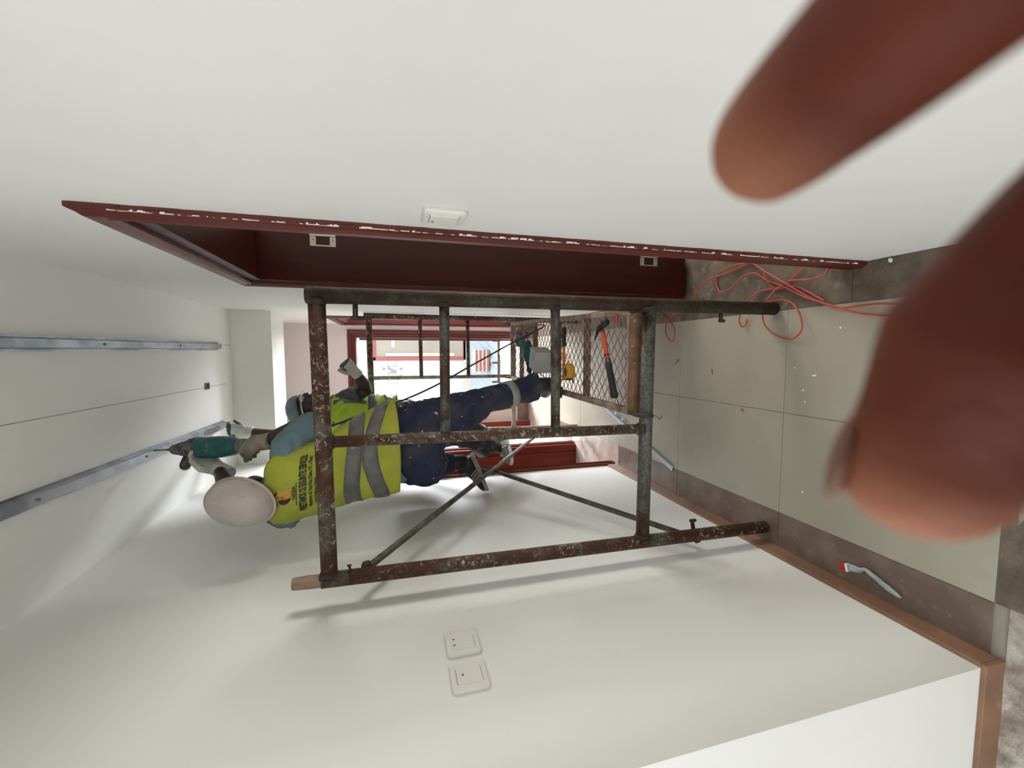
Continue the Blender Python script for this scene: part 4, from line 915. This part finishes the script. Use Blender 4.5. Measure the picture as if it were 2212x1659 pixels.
# pale steel trim strip lying diagonally on the floor
a, b = fp(1450, 1012, .012), fp(1308, 884, .012); d = (b-a).normalized(); s_ = V((d.y, -d.x, 0))
stp = MB(); stp.rings([[q-s_*.018+V((0, 0, -.010)), q+s_*.018+V((0, 0, -.010)), q+s_*.018+V((0, 0, .006)), q+s_*.016+V((0, 0, .006)), q+s_*.016+V((0, 0, -.008)), q-s_*.018+V((0, 0, -.008))] for q in (a, b)])
tag(obj('steel_trim_strip', stp, 'galvblue', base=a), 'pale blue-grey steel strip lying slantwise on the floor tiles', 'steel strip')
for (x, y, lb) in ((1345, 905, 'white plaster crumb on the slanting steel strip, nearer the camera'), (1330, 893, 'white plaster crumb on the slanting steel strip, farther from the camera')):
    q = fp(x, y, .012); tag(obj('plaster_crumb', MB().ell(q, V((.010, 0, 0)), V((0, .012, 0)), V((0, 0, .008)), 7, 5), 'white', base=q), lb, 'plaster crumb', 'crumbs on the steel strip')
# crumpled wrapper with red end
wr = thing('plastic_wrapper', 'crumpled pale blue plastic wrapper with a red end by the left skirting', 'wrapper', fp(1880, 1250, 0))
wp = [fp(x, y, .012) for x, y in ((1834, 1225), (1856, 1232), (1868, 1230), (1885, 1244), (1905, 1260), (1928, 1278), (1946, 1291))]
wm = MB()
for i_, q in enumerate(wp): pass
R = []
for i_, (q, w_) in enumerate(zip(smoothpath(wp, 3), [.010, .013, .012, .010, .007, .006, .006, .008, .010, .010, .011, .012, .012, .011, .012, .010, .009, .006, .003])):
    dq = V((.3, -.9, 0)).normalized(); sdn = V((.9, .3, 0)).normalized(); R.append([q+sdn*(w_*math.cos(t))+V((0, 0, 1))*(w_*.6*math.sin(t)*(1+.3*math.sin(3*t+i_))) for t in [2*PI*k/9 for k in range(9)]])
wm.rings(R); obj('wrap', wm, 'bluewrap', wr)
q = fp(1822, 1224, .010); obj('red_end', MB().obox(q, (.25, -.97, 0), (.97, .25, 0), (0, 0, 1), .014, .012, .006), 'redplastic', wr, bevel=.002)
q2 = fp(1831, 1226, .011); obj('white_band', MB().obox(q2, (.25, -.97, 0), (.97, .25, 0), (0, 0, 1), .004, .013, .007), 'white', wr)
def small(name, x, y, l, w_, h_, ang, m, label, cat):
    if m == 'white':
        q = fp(x, y, .0005); a_ = math.radians(ang); ca, sa = math.cos(a_), math.sin(a_); P = []
        for k in range(8):
            t = 2*PI*k/8; r_ = random.uniform(.7, 1.1); u, v_ = l/2*r_*math.cos(t), w_/2*r_*math.sin(t); P.append(q+V((u*ca-v_*sa, u*sa+v_*ca, 0)))
        tag(obj(name, MB().prism(P, (0, 0, h_)), m, base=q), label, cat); return
    q = fp(x, y, h_); a_ = math.radians(ang); tag(obj(name, MB().obox(q, (math.cos(a_), math.sin(a_), 0), (-math.sin(a_), math.cos(a_), 0), (0, 0, 1), l/2, w_/2, h_*.9), m, base=q, bevel=min(w_, h_)*.3), label, cat)
q = fp(1462, 782, .004); sc_ = thing('drywall_screw', 'brown screw lying on the tiles in front of the scaffold', 'screw', q)
obj('shank', MB().tube([q+V((-.012, .014, 0)), q+V((.010, -.012, 0))], [.0015, .0025], 8), 'platrust', sc_); obj('screw_head', MB().tube([q+V((.010, -.012, 0)), q+V((.013, -.016, 0))], [.0028, .005], 10), 'platrust', sc_)
small('wood_splinter', 1538, 803, .024, .005, .003, 10, 'wood', 'dark splinter on the tiles right of the brown screw', 'splinter')
small('mortar_crumb', 1603, 885, .010, .008, .004, 40, 'wood', 'dark mortar crumb alone on the middle of the tiles', 'crumb')
small('plaster_flake', 1759, 811, .022, .008, .002, 100, 'white', 'largest white plaster flake on the tiles near the hand', 'plaster flake')
small('plaster_flake', 1717, 794, .007, .005, .002, 80, 'white', 'tiny white flake beside the largest plaster flake', 'plaster flake')
small('plaster_flake', 1735, 843, .009, .007, .002, 60, 'white', 'small white flake between two other flakes on the tiles', 'plaster flake')
small('plaster_flake', 1739, 868, .007, .006, .002, 20, 'white', 'small white flake beside the tile joint below the cord loop', 'plaster flake')
small('plaster_flake', 1716, 658, .009, .006, .002, 95, 'white', 'white flake inside the red cord loop', 'plaster flake')
small('plaster_flake', 1816, 708, .009, .006, .002, 20, 'white', 'white flake on the tiles beside the two red cord ends', 'plaster flake')
small('plaster_flake', 1734, 1063, .010, .006, .002, 20, 'white', 'white flake near the brown border tiles on the left', 'plaster flake')
small('plaster_flake', 1925, 562, .016, .010, .006, 0, 'white', 'white plug lying on the rough floor beside the right wall', 'wall plug')

# ------------------------------------------------------------------ outside the far door
ob = struct('balcony_floor', MB().box((-2.0, YF+T, -.15), (2.0, 6.25, -.01)), 'balcony')
pr_ = thing('balcony_rail', 'low dark rail along the edge of the balcony outside', 'railing', (-.3, 6.22, 0))
obj('rail', MB().box((-2, 6.20, .0), (2, 6.23, .035)), 'rustdark', pr_)
for x in (.17, -.16, -.45, -.80): obj('rail_post', MB().box((x-.015, 6.195, 0), (x+.015, 6.235, .12)), 'rustdark', pr_)
q0, q1 = fp(1078, 757, .01), fp(1112, 800, .01)
q0 = at(1080, 762, 2, .0); q1 = at(1110, 792, 2, .0); dv = (q1-q0); dn_ = V((dv.y, -dv.x, 0)).normalized()*.02
tag(obj('steel_trim_strip', MB().prism([q0-dn_, q1-dn_, q1+dn_, q0+dn_], (0, 0, .01)), 'galvblue', base=q0), 'pale steel strip lying on the balcony floor outside the far door', 'steel strip')
YO = 10.0
nb = thing('neighbour_building', 'white building opposite with a red framed window, seen through the far door', 'building', (-.3, YO, -.1))
obj('facade', MB().box((-5, YO, -.02), (4, YO+.3, 6)), 'outside', nb)
obj('base_band', MB().box((-5, YO-.05, -.20), (4, YO+.3, -.02)), 'outcream', nb)
wx0, wx1, wz0, wz1 = -.19, 1.3, -.08, 2.05
fr = obj('window', MB().box((wx0, YO-.05, wz0), (wx1, YO, wz0+.07)).box((wx0, YO-.05, wz1-.09), (wx1, YO, wz1)).box((wx0, YO-.05, wz0), (wx0+.08, YO, wz1)).box((wx1-.08, YO-.05, wz0), (wx1, YO, wz1)), 'winred', nb, bevel=.01)
obj('pane', MB().box((wx0+.08, YO-.02, wz0+.07), (wx1-.08, YO-.005, wz1-.09)), 'glass', fr)
obj('curtain_rail', MB().box((wx0+.10, YO-.035, .2), (wx0+.17, YO-.022, 1.75)).box((wx0+.3, YO-.03, 1.55), (wx1-.1, YO-.022, 1.62)), 'outcream', fr)
# letters on the wall
def letter(s, x, z, size, m):
    cu = bpy.data.curves.new('t', 'FONT'); cu.body = s; cu.size = size; cu.extrude = .01; cu.offset = .008; cu.align_x = 'CENTER'
    t = bpy.data.objects.new('t', cu); C.objects.link(t); bpy.context.view_layer.update()
    me = bpy.data.meshes.new_from_object(t.evaluated_get(bpy.context.evaluated_depsgraph_get())); bpy.data.objects.remove(t)
    me.transform(Matrix.Translation((x, YO-.02, z)) @ Matrix.Rotation(PI/2, 4, 'X')); me.materials.clear(); me.materials.append(M[m]); me.name = 'wall_letter'
    mesh_obj('wall_letter', me, nb)
letter('L', -.80, 1.52, .28, 'white'); letter('V', -.44, 1.52, .28, 'grey'); 
mb = MB(); mb.tube([(-.61+.12*math.cos(a), YO-.02, 1.62+.12*math.sin(a)) for a in [2*PI*k/20 for k in range(21)]], .018, 8); obj('wall_clock', mb, 'wash', nb)
mb = MB(); mb.box((-.33, YO-.03, 1.52), (-.315, YO-.01, 1.72)).box((-.33, YO-.03, 1.52), (-.22, YO-.01, 1.535)).box((-.33, YO-.03, 1.705), (-.22, YO-.01, 1.72)).box((-.31, YO-.03, 1.61), (-.25, YO-.01, 1.625)); obj('wall_letter', mb, 'outcream', nb)
for i_, (x, z) in enumerate(((-.74, 1.82), (-.94, 1.78), (-.72, 1.42), (-.93, 1.45))): obj('wall_dot', MB().ell((x, YO-.01, z), (.045, 0, 0), (0, .012, 0), (0, 0, .05)), 'white', nb)
for i_, (x, z) in enumerate(((-.38, 1.80), (-.38, 1.42), (-.55, 1.42), (-.56, 1.80))): obj('wall_dot', MB().ell((x, YO-.01, z), (.03, 0, 0), (0, .012, 0), (0, 0, .035)), 'grey', nb)
obj('wall_sign', MB().box((-.48, YO-.015, .98), (-.38, YO, 1.06)).box((-.62, YO-.015, 1.0), (-.57, YO, 1.06)), 'outcream', nb)
# ribbed sheet roof below the facade
rf = MB(); n = 200; R0, R1 = [], []
for k in range(n+1):
    u = k/n; x = -5+9*u; zz = .025*abs(math.sin(u*n*PI/4))
    R0.append(V((x, 6.9, -1.15+zz))); R1.append(V((x+1.6, YO-.06, -.22+zz)))
rf.rings([R0, R1], close=False); ro = obj('sheet_roof', rf, 'roofblue'); tag(ro, 'pale blue ribbed sheet roof below the opposite building', 'roof'); s = ro.modifiers.new('solid', 'SOLIDIFY'); s.thickness = .01
bs = thing('clay_block_stack', 'stack of red clay blocks with white mortar standing on the ribbed roof', 'blocks', (-.2, 9.2, -.5))
for k in range(4):
    for j_ in range(3):
        z = -.44+.085*k; obj('clay_block', MB().box((-.42+.155*j_, 9.0, z), (-.42+.155*j_+.15, 9.22, z+.05)), 'brick', bs)
    obj('mortar_bed', MB().box((-.42, 9.01, -.44+.085*k+.05), (.04, 9.21, -.44+.085*(k+1))), 'wash', bs)
tag(obj('ground', MB().box((-30, 5, -3.2), (30, 40, -3.0)), 'concrete'), 'pale ground far below the balcony', 'ground')['kind'] = 'structure'

# ------------------------------------------------------------------ photographer's hand close to the lens
ph = thing('hand', 'blurred brown fingers of the photographer close to the lens', 'hand', camp(.09, -.045, 0))
hm_ = MB()
def ch(pts, rr, n=18): hm_.tube([camp(*p) for p in pts], rr, n, True)
# index: tip, middle, base
ch([(.0376, -.0350, .0605), (.0388, -.0362, .0545), (.0405, -.0375, .0470), (.0435, -.0405, .0360), (.0480, -.045, .018), (.060, -.052, -.012)], [.0086, .0090, .0093, .0098, .0100, .0115])
# thumb
ch([(.0568, .0112, .0580), (.0572, .0056, .0560), (.0562, -.0045, .0500), (.0630, -.0160, .0440), (.0720, -.0290, .0300), (.085, -.040, .008)], [.0102, .0093, .0106, .0106, .0135, .0180])
# palm and the three fingers behind the phone
hm_.eloft([(camp(*p), IX*.8+FW*-.6, IY, a, b) for p, a, b in (((.062, -.052, -.012), .012, .012), ((.078, -.046, -.014), .030, .024), ((.105, -.038, -.016), .036, .030), ((.135, -.030, -.018), .030, .026), ((.165, -.025, -.02), .026, .024))], 20)
ch([(.075, -.050, -.030), (.058, -.052, -.052), (.040, -.050, -.060), (.024, -.045, -.056)], [.011, .010, .009, .008])
ch([(.084, -.036, -.034), (.066, -.032, -.056), (.046, -.030, -.064), (.028, -.028, -.060)], [.011, .010, .009, .008])
ch([(.095, -.020, -.032), (.080, -.012, -.052), (.062, -.010, -.060), (.048, -.010, -.056)], [.0105, .009, .008, .007])
ch([(.165, -.025, -.02), (.26, -.01, -.06)], [.026, .034])
organic('hand_body', hm_, 'skinH', ph, .0016, 4)
# thumb nail on the left side of the tip
nc = camp(.0490, .0108, .0625); nd = (IY*.9+FW*.2-IX*.1).normalized()
nn_ = (-IX*.75+FW*.66).normalized()
obj('thumb_nail', MB().ell(nc, nd*.0068, nn_*.0016, nd.cross(nn_).normalized()*.0055, 16, 8), 'nail', ph, smooth=True)

# unseen phone that takes the picture, added to shade that hand's fingers
pp = thing('phone', 'unseen dark phone held by the blurred hand, added to shade the fingers', 'phone', camp(.05, .018, -.008))
obj('phone_body', MB().obox(camp(.052, .019, -.0075), IX, IY, FW, .073, .037, .004), 'black', pp, bevel=.002)
